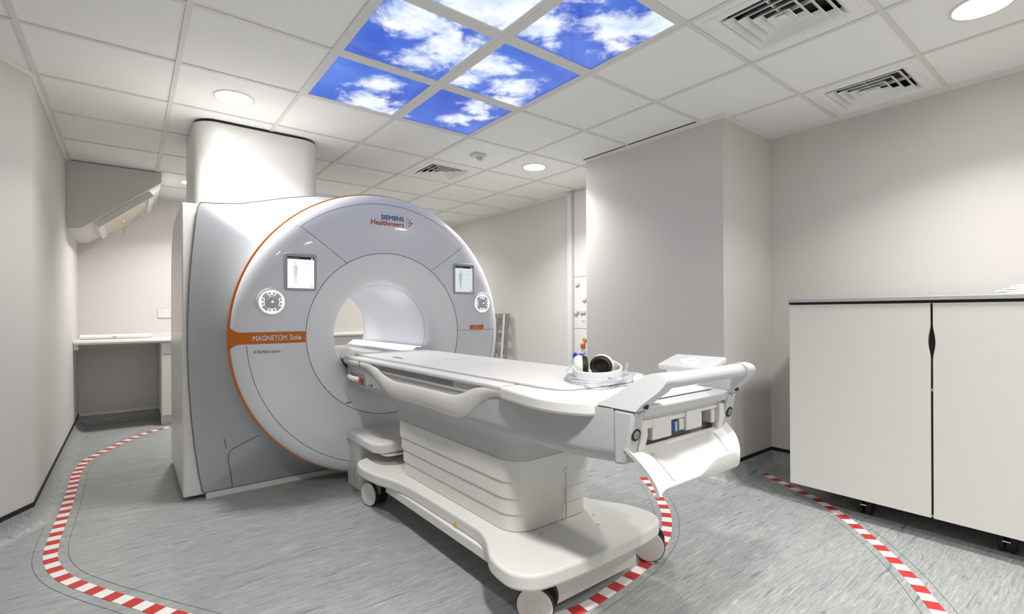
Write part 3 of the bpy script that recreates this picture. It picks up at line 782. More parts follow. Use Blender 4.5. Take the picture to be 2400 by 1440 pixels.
# slanted end posts
hb = MB().grid(rows)
hb.f.append(tuple(range(10)))
k0 = (len(rows) - 1) * 10
hb.f.append(tuple(range(k0, k0 + 10)))
body = hb.build('table_body', 'tgrey', tab, ang=28)
for s in (-1, 1):
    xo, xi = TX + s * .2905, TX + s * .238
    x0, x1 = sorted((xo, xi))
    MB().prism([(-1.5115, .677), (-1.552, .682), (-1.590, .842), (-1.5115, .842)], 'x', x0, x1).build('end_cheek', 'tgrey', tab, bevel=.009, seg=3)
    bo = MB().tube([(TX + s * .264, -1.565, .773), (TX + s * .264, -1.576, .771)], .019, 20).build('bolt', 'rubber', tab)
    MB().tube([(TX + s * .264, -1.576, .771), (TX + s * .264, -1.578, .7705)], .012, 16).build('bolt_socket', 'dgrey', bo)
# contoured white side rails
lipu = [(.72, .838), (.55, .838), (.47, .838), (.32, .839), (.21, .818), (.11, .789), (-.01, .767), (-.17, .768), (-.34, .770), (-.50, .771), (-.62, .772), (-.69, .784), (-.80, .824), (-.88, .841), (-.96, .849), (-1.0, .850)]
lipl = [(.72, .803), (.55, .803), (.46, .802), (.345, .793), (.235, .756), (.085, .697), (-.025, .677), (-.20, .678), (-.38, .680), (-.53, .677), (-.62, .676), (-.705, .689), (-.77, .718), (-.85, .769), (-.91, .797), (-.965, .807), (-1.0, .807)]
u = [(p.x, p.y) for p in catmull(lipu, 5)]; l = [(p.x, p.y) for p in catmull(lipl, 5)]
for s in (-1, 1):
    xi = TX + s * .300; n = 60
    def samp(c, t):
        q = t * (len(c) - 1); i = min(int(q), len(c) - 2); f = q - i
        return (c[i][0] + (c[i + 1][0] - c[i][0]) * f, c[i][1] + (c[i + 1][1] - c[i][1]) * f)
    rows = []
    for k in range(n + 1):
        a = samp(u, k / n); bb = samp(l, k / n); row = []
        for v, off in ((0, 0), (0, .012), (.10, .020), (.35, .024), (.65, .022), (.90, .016), (1, .009), (1, 0)):
            row.append((xi + s * off, a[0] + (bb[0] - a[0]) * v, a[1] + (bb[1] - a[1]) * v))
        rows.append(row)
    b = MB().grid(rows, True); b.f.append(tuple(range(8))); b.f.append(tuple(range(n * 8, n * 8 + 8)))
    b.build('side_rail', 'cream', tab, ang=50)
    x0, x1 = sorted((TX + s * .326, TX + s * .3))
    MB().box(x0, x1, .446, .449, .805, .838).build('rail_joint', 'dgrey', tab, smooth=False)
    # undercut between rail and top, its shade painted as a dark strip
    x0, x1 = sorted((TX + s * .3058, TX + s * .309))
    MB().prism([(.17, .806), (-.845, .806), (-.88, .834), (.20, .834)], 'x', x0, x1).build('undercut_shade', 'dgrey', tab, smooth=False)
    x0, x1 = sorted((TX + s * .3058, TX + s * .314))
    MB().prism([(.16, .797), (-.80, .797), (-.81, .8045), (.17, .8045)], 'x', x0, x1).build('channel_bead', 'lgrey', tab, smooth=False)
    # release grip near the bore
    x0, x1 = sorted((TX + s * .303, TX + s * .3065))
    gp = MB().prism(rrect(.405, .66, .690, .765, .02), 'x', x0, x1).build('grip_recess', 'dgrey', tab, bevel=.002)
    MB().tube([(TX + s * .305, .648, .733), (TX + s * .328, .62, .731), (TX + s * .336, .56, .729), (TX + s * .336, .50, .727), (TX + s * .328, .46, .726), (TX + s * .306, .44, .726)], [.010, .012, .013, .013, .013, .012], 10, sy=1.3).build('grip_handle', 'white', gp)
    lens = MB().tube([(TX + s * .309, .447, .725), (TX + s * .328, .447, .725)], .018, 16).build('grip_light', 'redglass', gp, bevel=.003)
    ic = MB()
    ic.prism([(.345, .703), (.30, .701), (.30, .706), (.345, .709)], 'x', TX + s * .3052, TX + s * .3062); ic.prism([(.30, .700), (.285, .703), (.29, .716), (.305, .712)], 'x', TX + s * .3052, TX + s * .3062)
    ic.build('lock_icon', 'pdark', tab, smooth=False)
# table top with foot rim
th = [(-0.285, .755), (-0.300, .735), (-0.3015, .45), (-0.3015, -.3), (-0.303, -.9), (-0.306, -1.0)]
fr_ = [(p.x, p.y) for p in catmull([(-0.316, -1.003), (-0.330, -1.08), (-0.345, -1.17), (-0.354, -1.26), (-0.346, -1.33), (-0.322, -1.395), (-0.290, -1.44), (-0.235, -1.468)], 4)]
MB().prism(mirror(th), 'z', .8345, .855).build('table_top', 'white', tab, bevel=.007, seg=3, ang=40)
MB().prism(mirror(fr_), 'z', .808, .8545).build('foot_rim', 'white', tab, bevel=.010, seg=3, ang=40)
MB().box(TX - .319, TX + .319, -1.0035, -1.0005, .812, .854).build('top_joint', 'dgrey', tab, smooth=False)
pad = [(p.x, p.y) for p in catmull([(-0.20, .74), (-0.232, .70), (-0.235, .3), (-0.235, -.3), (-0.235, -1.0), (-0.232, -1.15), (-0.205, -1.235), (-0.12, -1.262)], 6)]
MB().prism(mirror(pad), 'z', .8548, .868).build('top_pad', 'white', tab, bevel=.005, seg=2, ang=40)
for y in (.36, -.09, -.46):
    MB().box(TX - .234, TX + .234, y - .0012, y + .0012, .8675, .8684).build('pad_seam', 'lgrey', tab, smooth=False)
MB().box(TX - .2352, TX - .2338, -1.0, .70, .8549, .8556).build('pad_edge_line', 'lgrey', tab, smooth=False)
sl = MB().prism([(-.17, .10), (-.155, .16), (-.145, .26), (-.150, .30), (-.175, .26), (-.18, .16)], 'z', .8684, .8690).build('socket_slot', 'amber', tab, smooth=False)
MB().prism([(-.163, .14), (-.15, .20), (-.148, .27), (-.165, .24), (-.170, .17)], 'z', .8690, .8693).build('slot_gap', 'seam', sl, smooth=False)
# end shelf, handle
MB().prism([(-1.46, .8546), (-1.580, .8525), (-1.590, .8460), (-1.580, .8180), (-1.50, .818), (-1.46, .83)], 'x', TX - .2375, TX + .2375).build('end_shelf', 'lgrey', tab, bevel=.004)
MB().prism([(-1.47, .8550), (-1.545, .8565), (-1.545, .8600), (-1.47, .8600)], 'x', TX - .21, TX + .21).build('end_ledge', 'white', tab, bevel=.002)
for s in (-1, 1):
    x0, x1 = sorted((TX + s * .292, TX + s * .240))
    MB().prism([(p.x, p.y) for p in catmull([(-1.425, .8435), (-1.48, .866), (-1.545, .910), (-1.595, .943), (-1.638, .956), (-1.666, .948), (-1.672, .930), (-1.656, .905), (-1.628, .880), (-1.608, .862), (-1.594, .8435)], 4)], 'x', x0, x1).xform(Matrix(((1, 0, -s * .35, s * .35 * .8435), (0, 1, 0, 0), (0, 0, 1, 0), (0, 0, 0, 1)))).build('handle_cheek', 'lgrey', tab, bevel=.014, seg=3, ang=45)
    MB().tube([(TX + s * .258, -1.600, .858), (TX + s * .258, -1.6095, .8575)], .008, 14).build('cheek_screw', 'rubber', tab)
MB().tube([(TX - .225, -1.640, .931), (TX - .18, -1.640, .931), (TX + .18, -1.640, .931), (TX + .225, -1.640, .931)], .0240, 18, sy=.95).build('handle_bar', 'lgrey', tab)
# connector bay in the end face
MB().box(TX - .238, TX + .238, -1.518, -1.5125, .69, .818).build('bay_back', 'dgrey', tab, smooth=False)
MB().box(TX - .238, TX + .238, -1.545, -1.5125, .678, .690).build('bay_floor', 'cream', tab, smooth=False)
MB().box(TX - .238, TX + .238, -1.562, -1.505, .806, .818).build('bay_roof', 'cream', tab, bevel=.002)
def bay(x0, x1, z0, z1, y0=-1.560, m='cream', nm='bay_block'):
    return MB().box(TX + x0, TX + x1, y0, -1.5185, z0, z1).build(nm, m, tab, bevel=.003)
bay(-.215, -.165, .775, .806); bay(-.165, -.065, .735, .806); bay(-.062, .018, .782, .804, -1.555)
bay(.018, .112, .738, .806); bay(.112, .215, .79, .806); bay(-.01, .018, .742, .78, -1.552)
bay(.18, .204, .74, .806, -1.555)
bx = bay(-.060, -.022, .738, .780, -1.556, 'bluebox', 'blue_connector')
MB().box(TX - .042, TX - .030, -1.5572, -1.556, .745, .775).build('connector_label', 'pgrey', bx, smooth=False)
for s in (-1, 1):
    MB().prism([(-1.535, .812), (-1.572, .806), (-1.574, .760), (-1.562, .712), (-1.540, .716)], 'x', *sorted((TX + s * .205, TX + s * .236))).build('flap_arm', 'cream', tab, bevel=.004)
# fold-down flap
def smooth01(t): t = max(0.0, min(1.0, t)); return t * t * (3 - 2 * t)
def flap_rows():
    rows = []
    for i in range(33):
        f = -1 + 2 * i / 32
        ear = smooth01((abs(f) - .88) / .12)
        ridge = .624 + .034 * smooth01((f + .15) / .55)          # the lip is cut lower on one side
        prof = []
        for k in range(11):
            t = k / 10; hwid = .276 - .050 * t ** 1.3
            yy = -1.548 - .094 * t - .008 * math.sin(t * PI)
            zz = .722 + (ridge - .722) * t ** 1.08
            yy -= .014 * ear * (1 - t) ** .5; zz += .014 * ear * (1 - t) ** .5 - .02 * ear * t ** 4
            prof.append((TX - .018 + f * hwid, yy, zz))
        e = prof[-1]
        drop = .612 - .010 * smooth01((f + .15) / .55)
        for q in (.25, .6, 1.0):
            prof.append((TX - .018 + f * (.226 + .004 * q), e[1] - .003 * q + .012 * q * q, e[2] + (drop - e[2]) * q))
        rows.append(prof)
    return rows
fr2 = flap_rows()
top = fr2; bot = [[(p[0], p[1] + .010, p[2] - .007) for p in r] for r in fr2]
b = MB(); b.grid(top); k1 = len(b.v); b.grid(bot)
nr, nc = 33, 14
for i in range(nr - 1):
    b.f.append((i * nc, (i + 1) * nc, k1 + (i + 1) * nc, k1 + i * nc)); b.f.append((i * nc + nc - 1, (i + 1) * nc + nc - 1, k1 + (i + 1) * nc + nc - 1, k1 + i * nc + nc - 1))
for j in range(nc - 1):
    b.f.append((j, j + 1, k1 + j + 1, k1 + j)); b.f.append(((nr - 1) * nc + j, (nr - 1) * nc + j + 1, k1 + (nr - 1) * nc + j + 1, k1 + (nr - 1) * nc + j))
fp = b.build('end_flap', 'white', tab, bevel=.003, ang=45)
for i in (6, 27):
    r0 = fr2[i]; q = [r0[j] for j in range(2, 10)]
    MB().grid([[(p[0] - .007, p[1] - .0015, p[2] + .001), (p[0] + .007, p[1] - .0015, p[2] + .001)] for p in q]).build('flap_slot', 'lgrey', fp)
# push-button console on the far side of the foot end
cn = MB().prism(rrect(-.115, .115, -.075, .075, .012), 'z', -.012, .012)
T = Matrix.Translation((0.415, -1.345, .918)) @ Matrix.Rotation(math.radians(90), 4, 'Z') @ Matrix.Rotation(math.radians(0), 4, 'X') @ Matrix.Rotation(math.radians(-14), 4, 'X')
cn.xform(T); con = cn.build('console', 'console', tab, bevel=.006, seg=3)
k = MB(); k.lathe_z([(.030, .0125), (.030, .0135), (.025, .0135), (.025, .0125)], 0, 0, 32); k.xform(T); k.build('lit_ring', 'glow', con)
k = MB().box(.036, .045, -.006, .006, .0122, .0130); k.xform(T); k.build('lit_key', 'glow', con, smooth=False)
k = MB().box(-.045, -.025, .035, .06, .0122, .0130); k.xform(T); k.build('green_key', 'green', con, smooth=False)
MB().prism([(-1.30, .84), (-1.40, .84), (-1.43, .907), (-1.26, .907)], 'x', .345, .43).build('console_bracket', 'white', tab, bevel=.006)
# warning sticker on the base edge
MB().prism([(-.60, .185), (-.635, .185), (-.618, .212)], 'x', TX - .2985, TX - .2975).build('warning_sticker', 'yellow', tab, smooth=False)

# ================================================================== THINGS ON THE TABLE
hp = root('headphones', (0.03, -1.16, .868), 'white headphones with black ear cushions lying on the patient table', 'headphones')
def cup(cx, cy, cz, az, tilt, name):
    T = Matrix.Translation((cx, cy, cz)) @ Matrix.Rotation(az, 4, 'Z') @ Matrix.Rotation(tilt, 4, 'X')
    a = MB().lathe_y([(.001, -.030), (.030, -.030), (.042, -.024), (.047, -.012), (.047, .0), (.044, .004)], 0, 0, 36)
    a.v = [(p[0], p[1], p[2] * .92) for p in a.v]
    sh_ = a.xform(T).build('ear_cup', 'white', hp, ang=60)
    a = MB().lathe_y([(.044, .003), (.045, .012), (.042, .021), (.036, .025), (.030, .022), (.026, .012), (.001, .010)], 0, 0, 36)
    a.v = [(p[0], p[1], p[2] * .92) for p in a.v]
    a.xform(T).build('ear_cushion', 'cushion', sh_, ang=60)
HR = Vector((.787, -.616, 0)); HF = Vector((.616, .787, 0)); HC = Vector((.025, -1.185, .868))
def hpt(r, f, z): return HC + HR * r + HF * f + Vector((0, 0, z))
def face(dirv): return math.atan2(-dirv.x, dirv.y)
p1 = hpt(-.062, .012, .052); p2 = hpt(.022, .035, .052)
cup(p1.x, p1.y, p1.z, face(HR * .95 - HF * .1), math.radians(2), 'a')
cup(p2.x, p2.y, p2.z, face(-HR * .45 - HF * .9), math.radians(-6), 'b')
pts = catmull([hpt(-.085, .016, .062), hpt(-.096, -.02, .040), hpt(-.082, -.062, .026), (hpt(-.03, -.085, .020)), hpt(.03, -.082, .022), hpt(.075, -.052, .030), hpt(.088, .0, .042), hpt(.072, .05, .055), hpt(.045, .068, .060)], 6)
rows = []
for i, p in enumerate(pts):
    t = (pts[min(i + 1, len(pts) - 1)] - pts[max(i - 1, 0)]).normalized(); n = Vector((-t.y, t.x, 0)).normalized()
    f = i / (len(pts) - 1); hh = .012 + .007 * math.sin(PI * f)
    rows.append([tuple(p + n * dn + Vector((0, 0, dz))) for dn, dz in ((.004, -hh * .8), (.004, hh), (-.004, hh), (-.004, -hh * .8))])
b = MB().grid(rows, True); b.f += [(0, 1, 2, 3), tuple(range(len(b.v) - 4, len(b.v)))]
b.build('headband', 'white', hp, bevel=.003, ang=50)
MB().tube([hpt(.080, .0, .045), hpt(.074, .018, .050), hpt(.066, .030, .052)], .004, 8).build('yoke', 'chrome', hp)

tb = root('air_tubing', (0.03, -1.2, .868), 'coil of clear plastic tubing around the headphones on the patient table', 'tubing')
def coil(cx, cy, a, b_, z, rot, turns, n, ph=0.0, jit=.012):
    rnd = random.Random(int((cx + cy) * 1000) + n); pts = []
    N = int(turns * 20)
    for i in range(N):
        t = 2 * PI * i / 20 + ph; k = 1 + jit * 4 * math.sin(i * .37)
        x = a * k * math.cos(t); y = b_ * k * math.sin(t)
        pts.append((cx + x * math.cos(rot) - y * math.sin(rot), cy + x * math.sin(rot) + y * math.cos(rot), z + .004 + .010 * abs(math.sin(i * .23)) * (i / N) + 0.0035 * (i // 20)))
    return pts
MB().tube(coil(0.02, -1.175, .135, .11, .8685, .3, 3.2, 1), .0032, 7).build('tube_coil', 'tube', tb)
MB().tube(coil(0.09, -1.20, .12, .13, .8685, -.2, 2.6, 2, 1.0), .0032, 7).build('tube_coil', 'tube', tb)
MB().tube(coil(-0.03, -1.21, .115, .09, .8690, .9, 2.3, 3, 2.0), .0032, 7).build('tube_coil', 'tube', tb)
MB().tube(catmull([(0.03, -1.03, .873), (0.02, -1.02, .89), (0.03, -1.05, .915), (0.01, -1.085, .93)], 6), .003, 7).build('tube_end', 'tube', tb)
MB().tube(catmull([(-.08, -1.24, .885), (-.02, -1.30, .882), (.05, -1.31, .89), (.12, -1.29, .893), (.15, -1.25, .885)], 6), .0035, 7).build('tube_end', 'tube', tb)
MB().tube([(.235, -1.15, .875), (.233, -1.155, .90), (.235, -1.16, .925)], [.004, .005, .002], 8).build('tube_connector', 'tube', tb)
MB().tube([(.225, -1.17, .874), (.25, -1.14, .876)], .008, 10).build('tube_valve', 'bluefit' if False else 'tube', tb)
bulb = MB().tube(catmull([(0.06, -1.335, .880), (0.085, -1.325, .880), (0.115, -1.315, .880), (.135, -1.31, .880)], 5), [.006] + [.011, .014, .016, .017, .017, .018, .018, .018, .018, .017, .016, .014, .010, .006] + [.004], 14)
bulb.build('squeeze_bulb', 'white', root('squeeze_ball', (.09, -1.32, .868), 'small white rubber squeeze bulb beside the table handle', 'call bulb'))

# ================================================================== WHITE CABINET
cb = root('storage_cabinet', (2.0, -1.86, 0), 'white two-door storage cabinet with grey top on black castors', 'cabinet')
CX0, CY0, CY1, CZ0, CZ1 = 1.68, -2.515, -1.203, .115, 1.182
MB().box(CX0 + .022, 2.33, CY0, CY1, CZ0, CZ1 - .012).build('carcass', 'cab', cb, smooth=False)
MB().box(CX0 + .0212, CX0 + .0218, -1.90, -1.81, CZ0 + .01, CZ1 - .02).build('gap_shade', 'black', cb, smooth=False)  # black strip paints the dark interior behind the door gap
MB().box(CX0 + .006, 2.335, CY0 - .004, CY1 + .004, CZ1 - .012, CZ1 - .001).build('shadow_joint', 'black', cb, smooth=False)
MB().box(CX0 - .006, 2.340, CY0 - .008, CY1 + .006, CZ1, CZ1 + .020).build('cabinet_top', 'cabtop', cb, bevel=.002)
gm = -1.856
def notch(s):
    pts = []
    for i in range(17):
        z = .890 + .17 * i / 16; t = (i / 16)
        wdt = .0050 + .0095 * math.sin(PI * t) ** 1.6
        pts.append((gm + s * wdt, z))
    return pts
dl_ = [(CY1, CZ0), (CY1, CZ1 - .014), (gm + .0050, CZ1 - .014)] + notch(1)[::-1] + [(gm + .0050, CZ0)]
MB().prism(dl_, 'x', CX0, CX0 + .020).build('door', 'cab', cb, smooth=False, bevel=.0012)
dr_ = [(CY0, CZ0), (CY0, CZ1 - .014), (gm - .0050, CZ1 - .014)] + notch(-1)[::-1] + [(gm - .0050, CZ0)]
MB().prism(dr_, 'x', CX0, CX0 + .020).build('door', 'cab', cb, smooth=False, bevel=.0012)
MB().box(CX0 + .006, CX0 + .021, gm - .003, gm + .003, .735, .750).build('lock_bolt', 'chrome', cb, smooth=False)
for (x, y) in ((1.85, -1.54), (1.85, -2.10), (2.22, -1.40), (2.22, -2.33)):
    b = MB().box(x - .03, x + .03, y - .03, y + .03, .108, .115); b.box(x - .012, x + .012, y - .01, y + .01, .04, .11)
    cs = b.build('castor', 'rubber', cb, bevel=.002)
    for s in (-1, 1):
        t = MB().lathe_y([(.001, y + s * .010), (.044, y + s * .010), (.047, y + s * .016), (.047, y + s * .026), (.040, y + s * .032), (.001, y + s * .034)], x - .015, .047, 28)
        t.build('wheel', 'rubber', cs)
    MB().box(x - .066, x - .058, y - .014, y + .014, .055, .061).build('brake_lever', 'chrome', cs, bevel=.001)

lt = root('folded_linen', (1.82, -2.24, 1.202), 'folded white linen lying on the grey cabinet top', 'linen')
def fold(x0, x1, y0, y1, z0, z1, k):
    rr = random.Random(k); rows = []; n = 14
    for i in range(n + 1):
        y = y1 + (y0 - y1) * i / n; e = math.sin(PI * min(1, i / 3) / 2) ; zt_ = z0 + (z1 - z0) * (.35 + .65 * e) + rr.uniform(-.0015, .0015)
        rows.append([(x0, y, z0), (x0 - .004, y, (z0 + zt_) / 2), (x0, y, zt_), ((x0 + x1) / 2, y, zt_ + .002), (x1, y, zt_), (x1 + .004, y, (z0 + zt_) / 2), (x1, y, z0)])
    b = MB().grid(rows, True); b.f.append(tuple(range(7))); b.f.append(tuple(range(n * 7, n * 7 + 7)))
    return b.build('fold', 'linen', lt, ang=70)
fold(1.72, 1.93, -2.40, -2.085, 1.2022, 1.214, 1); fold(1.725, 1.93, -2.40, -2.075, 1.2142, 1.224, 2); fold(1.73, 1.93, -2.40, -2.10, 1.2242, 1.236, 3); fold(1.74, 1.92, -2.40, -2.125, 1.2362, 1.249, 4)

# ================================================================== REAR WORKTOP AND UNITS
wt_ = MB().prism([(3.60, .848), (3.595, .866), (3.602, .884), (3.612, .888), (YB - .001, .888), (YB - .001, .848)], 'x', XL + .001, 1.60).build('worktop', 'worktop', at=(-.1, 3.9, .848), bevel=.002)
tag(wt_, 'long pale laminate worktop along the back wall behind the scanner', 'worktop')
MB().box(XL + .001, 1.60, YB - .022, YB - .001, .888, .93).build('upstand', 'worktop', wt_, bevel=.002)
MB().box(XL + .002, -1.16, YB - .04, YB - .001, .80, .848).build('wall_batten', 'cream', wt_, smooth=False)
MB().box(XL + .001, XL + .035, 3.62, YB - .04, .80, .848).build('side_batten', 'cream', wt_, smooth=False)
def base_unit(x0, x1, label):
    r = root('base_unit', ((x0 + x1) / 2, 3.9, 0), label, 'cabinet', 'base units under the back worktop')
    MB().box(x0, x1, 3.642, YB - .03, .10, .847).build('carcass', 'cream', r, smooth=False)
    MB().box(x0 + .002, x1 - .002, 3.69, 3.71, .0, .10).build('kickboard', 'white', r, smooth=False)
    MB().box(x0 + .006, x1 - .003, 3.622, 3.640, .725, .843).build('drawer_front', 'cream', r, bevel=.002)
    MB().box(x0 + .006, x1 - .003, 3.622, 3.640, .105, .720).build('door', 'cream', r, bevel=.002)
bx0 = -1.155
labs = ['cream base unit at the end of the worktop, half hidden by the scanner flank', 'second cream base unit from the left under the back worktop', 'third cream base unit from the left under the back worktop', 'fourth cream base unit under the back worktop, seen through the bore', 'last cream base unit at the right end of the back worktop']
for k in range(5):
    base_unit(bx0 + k * .55, bx0 + k * .55 + .548, labs[k])
MB().prism(rrect(3.628, 3.66, .0, .86, .004), 'x', -1.158, -1.1555) if False else None

rl = root('paper_roll', (-1.5, 3.86, .888), 'long white paper couch roll lying on the back worktop', 'paper roll')
MB().tube([(-1.78, 3.80, .912), (-1.52, 3.795, .913), (-1.24, 3.79, .914)], .022, 18).build('roll', 'paper', rl)
rl2 = root('paper_roll', (-1.5, 3.94, .888), 'flatter white wrapped roll lying behind the paper couch roll', 'paper roll')
MB().tube([(-1.77, 3.87, .910), (-1.5, 3.868, .909), (-1.22, 3.87, .910)], .020, 14, sy=.9).build('wrapped_roll', 'white', rl2)
MB().box(-1.54, -1.505, 3.7675, 3.7705, .905, .918).build('wrapper_label', 'pgrey', rl, smooth=False)

sk = root('wall_socket', (-1.08, YB - .01, 1.14), 'white double wall socket above the back worktop', 'socket')
MB().box(-1.158, -1.00, YB - .012, YB - .001, 1.095, 1.185).build('socket_box', 'white', sk, bevel=.003)
for sx in (-1.125, -1.045):
    for dx, dz, ww, hh in ((0, .012, .004, .008), (-.012, -.012, .008, .003), (.012, -.012, .008, .003)):
        MB().box(sx + dx - ww / 2, sx + dx + ww / 2, YB - .0128, YB - .0118, 1.138 + dz - hh / 2, 1.138 + dz + hh / 2).build('pin_hole', 'lgrey', sk, smooth=False)
    MB().box(sx - .006, sx + .006, YB - .0155, YB - .012, 1.162, 1.178).build('switch', 'white', sk, bevel=.001)

# ---- soffit with sloping underside and its oak-fronted box
SF = [(XL + .001, ZC - .001), (-1.168, ZC - .001), (-1.168, 2.349), (-1.727, 1.873), (XL + .001, 1.862)]
struct(MB().prism(SF, 'y', 3.07, YB - .001).build('wall_soffit', 'wall', smooth=False))
hxr = root('wall_hatch', (-1.45, 3.4, 2.08), 'white sloping hatch box with pale oak doors and keys under the soffit', 'hatch')
d = Vector((-.559, 0, -.476)).normalized(); nrm_ = Vector((.476, 0, -.559)).normalized()   # down the slope, outward
T = Matrix(((d.x, 0, nrm_.x, -1.168), (d.y, 1, nrm_.y, 0), (d.z, 0, nrm_.z, 2.349), (0, 0, 0, 1)))
a0, a1, y0, y1 = .115, .635, 3.15, 3.98
fb = MB()
for bx_ in ((a0, a1, y0, y0 + .045), (a0, a1, y1 - .03, y1), (a0, a0 + .05, y0 + .045, y1 - .03), (a1 - .05, a1, y0 + .045, y1 - .03)):
    fb.box(*bx_, .0005, .055)
fb.xform(T).build('hatch_frame', 'white', hxr, smooth=False, bevel=.002)
ym = (y0 + .045 + y1 - .03) / 2 + .03
for (q0, q1) in ((y0 + .047, ym - .002), (ym + .002, y1 - .032)):
    MB().box(a0 + .052, a1 - .052, q0, q1, .03, .050).xform(T).build('hatch_door', 'oak', hxr, smooth=False)
MB().box(a0 + .05, a1 - .05, y0 + .045, y1 - .03, .001, .028).xform(T).build('hatch_back', 'dgrey', hxr, smooth=False)
for aa in (.17, .46):
    for (q0, q1) in ((y0 + .040, y0 + .062), (y1 - .047, y1 - .028)):
        MB().box(a0 + aa - .06, a0 + aa + .06 - .04, q0, q1, .0505, .0535).xform(T).build('hinge', 'dgrey', hxr, smooth=False)
kb = MB().tube([(.42, ym, .050), (.42, ym, .070)], .010, 12).xform(T).build('lock', 'chrome', hxr)
kp = T @ Vector((.42, ym, .070))
MB().tube([kp, kp + Vector((.004, -.004, -.03)), kp + Vector((.002, -.004, -.06))], .003, 6).build('key_ring', 'chrome', kb)
MB().box(kp.x - .008, kp.x + .010, kp.y - .006, kp.y - .003, kp.z - .105, kp.z - .055).build('key', 'chrome', kb, bevel=.001)

# ================================================================== FAR WALL THINGS
# slatted coil board leaning against the wall
lc = root('coil_board', (2.2, 2.5, 0), 'grey slatted coil board with white spine leaning on the far wall', 'coil board')
def lean(y, z, off=0.0): return (2.352 - .10 * (1.12 - z) / 1.12 - .012 - off, y, z)
def slab(y0, y1, z0, z1, t0, t1):
    b = MB(); P = []
    for t in (t0, t1):
        for (y, z) in ((y0, z0), (y1, z0), (y1, z1), (y0, z1)):
            P.append(lean(y, z, t))
    b.add(P, [(0, 3, 2, 1), (4, 5, 6, 7), (0, 1, 5, 4), (1, 2, 6, 5), (2, 3, 7, 6), (3, 0, 4, 7)]); return b
for (q0, q1) in ((2.36, 2.385), (2.695, 2.72)):
    slab(q0, q1, .004, 1.118, 0, .02).build('side_rail', 'coil', lc, bevel=.003)
for k in range(8):
    z = 1.118 - .035 - k * .147
    slab(2.385, 2.695, z - .026, z + .035 if k == 0 else z + .026, .001, .018).build('slat', 'coil', lc, bevel=.002)
slab(2.415, 2.450, .03, 1.110, .02, .036).build('spine', 'cream', lc, bevel=.005)
slab(2.56, 2.60, .03, 1.05, .019, .028).build('back_strap', 'dgrey', lc, bevel=.003)

# service panel with outlets
sp = root('service_panel', (2.36, 0.9, 1.2), 'white wall service panel with gas outlets and blue caps beside the pier', 'panel')
for z0, z1 in ((.02, .958), (.962, 1.508), (1.512, ZC - .024)):
    MB().box(2.352, 2.374, .52, 1.245, max(z0, .113), z1).build('panel_plate', 'white', sp, smooth=False)
MB().box(2.335, 2.374, 1.247, 1.262, .113, ZC - .024).build('panel_edge', 'lgrey', sp, smooth=False)
MB().box(2.325, 2.374, 1.262, 1.325, .113, ZC - .024).build('cover_strip', 'white', sp, bevel=.003)
def disc(y, z, r, m, name, t=.018, inner=None):
    b = MB().lathe_y([(r, 0.0), (r, t * .6), (r * .85, t), (.001, t)], 0, 0, 24); b.v = [(2.352 - p[1], y + p[0], z + p[2]) for p in b.v]
    o = b.build(name, m, sp)
    if inner:
        b = MB().lathe_y([(r * .5, t), (r * .45, t + .004), (.001, t + .004)], 0, 0, 20); b.v = [(2.352 - p[1], y + p[0], z + p[2]) for p in b.v]
        b.build(name + '_centre', inner, o)
disc(1.188, 1.447, .036, 'white', 'outlet', .022, 'cream'); disc(1.085, 1.290, .042, 'white', 'outlet', .022, 'cream'); disc(1.203, 1.138, .032, 'lgrey', 'outlet', .022, 'pwhite')
MB().box(2.335, 2.352, 1.075, 1.150, 1.118, 1.148).build('valve_block', 'lgrey', sp, bevel=.004)
MB().box(2.3505, 2.352, 1.085, 1.130, 1.030, 1.045).build('valve_label', 'pgrey', sp, smooth=False)
disc(1.09, .843, .024, 'amber', 'amber_knob'); 
MB().box(2.330, 2.352, 1.085, 1.135, .755, .800).build('red_valve', 'redfit', sp, bevel=.004)
MB().box(2.338, 2.352, 1.080, 1.110, .705, .745).build('pipe_fitting', 'lgrey', sp, bevel=.004)
disc(1.222, .664, .036, 'bluefit', 'blue_cap'); disc(1.140, .664, .036, 'bluefit', 'blue_cap'); disc(1.222, .565, .036, 'bluefit', 'blue_cap'); disc(1.140, .565, .036, 'bluefit', 'blue_cap')

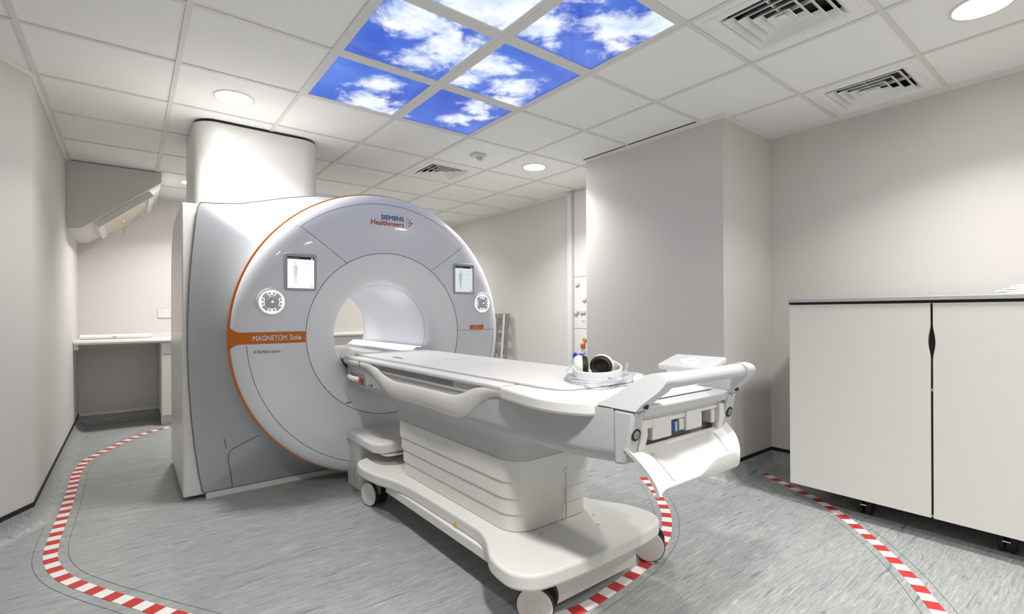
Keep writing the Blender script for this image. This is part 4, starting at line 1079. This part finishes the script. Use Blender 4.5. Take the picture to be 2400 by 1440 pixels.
# ================================================================== FLOOR TAPE
def tape(pts, label, cat='floor tape'):
    path = catmull([(x, y) for x, y in pts], 24)
    L_ = [0.0]
    for a, b in zip(path, path[1:]): L_.append(L_[-1] + (b - a).length)
    def at(s):
        s = max(0, min(L_[-1] - 1e-6, s))
        lo, hi = 0, len(L_) - 1
        while hi - lo > 1:
            mid = (lo + hi) // 2
            if L_[mid] <= s: lo = mid
            else: hi = mid
        f = (s - L_[lo]) / max(1e-9, L_[hi] - L_[lo]); p = path[lo].lerp(path[hi], f)
        q0 = path[max(lo - 2, 0)]; q1 = path[min(hi + 2, len(path) - 1)]; t = (q1 - q0).normalized()
        return p, Vector((-t.y, t.x))
    p0, _ = at(L_[-1] / 2)
    r = root('floor_marking_tape', (p0.x, p0.y, 0), label, cat)
    k = 0; s = 0.0; ST = .06; W = .0255
    while s + ST < L_[-1]:
        poly_l, poly_r = [], []
        for i in range(4):
            p, n = at(s + ST * i / 3); poly_l.append((p.x + n.x * W, p.y + n.y * W)); poly_r.append((p.x - n.x * W, p.y - n.y * W))
        MB().prism(poly_l + poly_r[::-1], 'z', 0.0002, 0.0016).build('red_stripe' if k % 2 == 0 else 'white_stripe', 'red' if k % 2 == 0 else 'twhite', r, smooth=False)
        s += ST; k += 1
    for sd in (-1, 1):
        rows = []
        N = int(L_[-1] / .05)
        for i in range(N + 1):
            p, n = at(L_[-1] * i / N); q = p + n * sd * .062
            rows.append([(q.x - n.x * .0011, q.y - n.y * .0011, .0007), (q.x + n.x * .0011, q.y + n.y * .0011, .0007)])
        MB().grid(rows).build('weld_line', 'weld', r, smooth=False)
tape([(-0.2, 3.56), (-0.7, 3.55), (-1.0, 3.535), (-1.16, 3.46), (-1.325, 3.294), (-1.533, 2.902), (-1.668, 2.555), (-1.706, 2.189), (-1.704, 1.85), (-1.702, 1.482), (-1.706, 1.108), (-1.709, 0.801), (-1.691, 0.578), (-1.632, 0.37), (-1.525, 0.161), (-1.415, -0.021), (-1.28, -0.24), (-1.08, -0.53), (-0.8, -0.83), (-0.46, -1.06), (-0.1, -1.160), (0.10, -1.158), (0.386, -1.120), (0.562, -1.068), (0.728, -1.001), (0.933, -0.865), (1.10, -0.71), (1.25, -0.54), (1.36, -.38)],
     'red and white striped floor tape looping from the left wall around the patient table')
tape([(2.262, -0.705), (2.17, -0.76), (2.09, -0.835), (1.951, -1.086), (1.824, -1.306), (1.608, -1.546), (1.394, -1.733), (1.208, -1.872), (1.041, -1.976), (0.90, -2.055), (0.7, -2.15)],
     'red and white striped floor tape curving out from under the white cabinet')
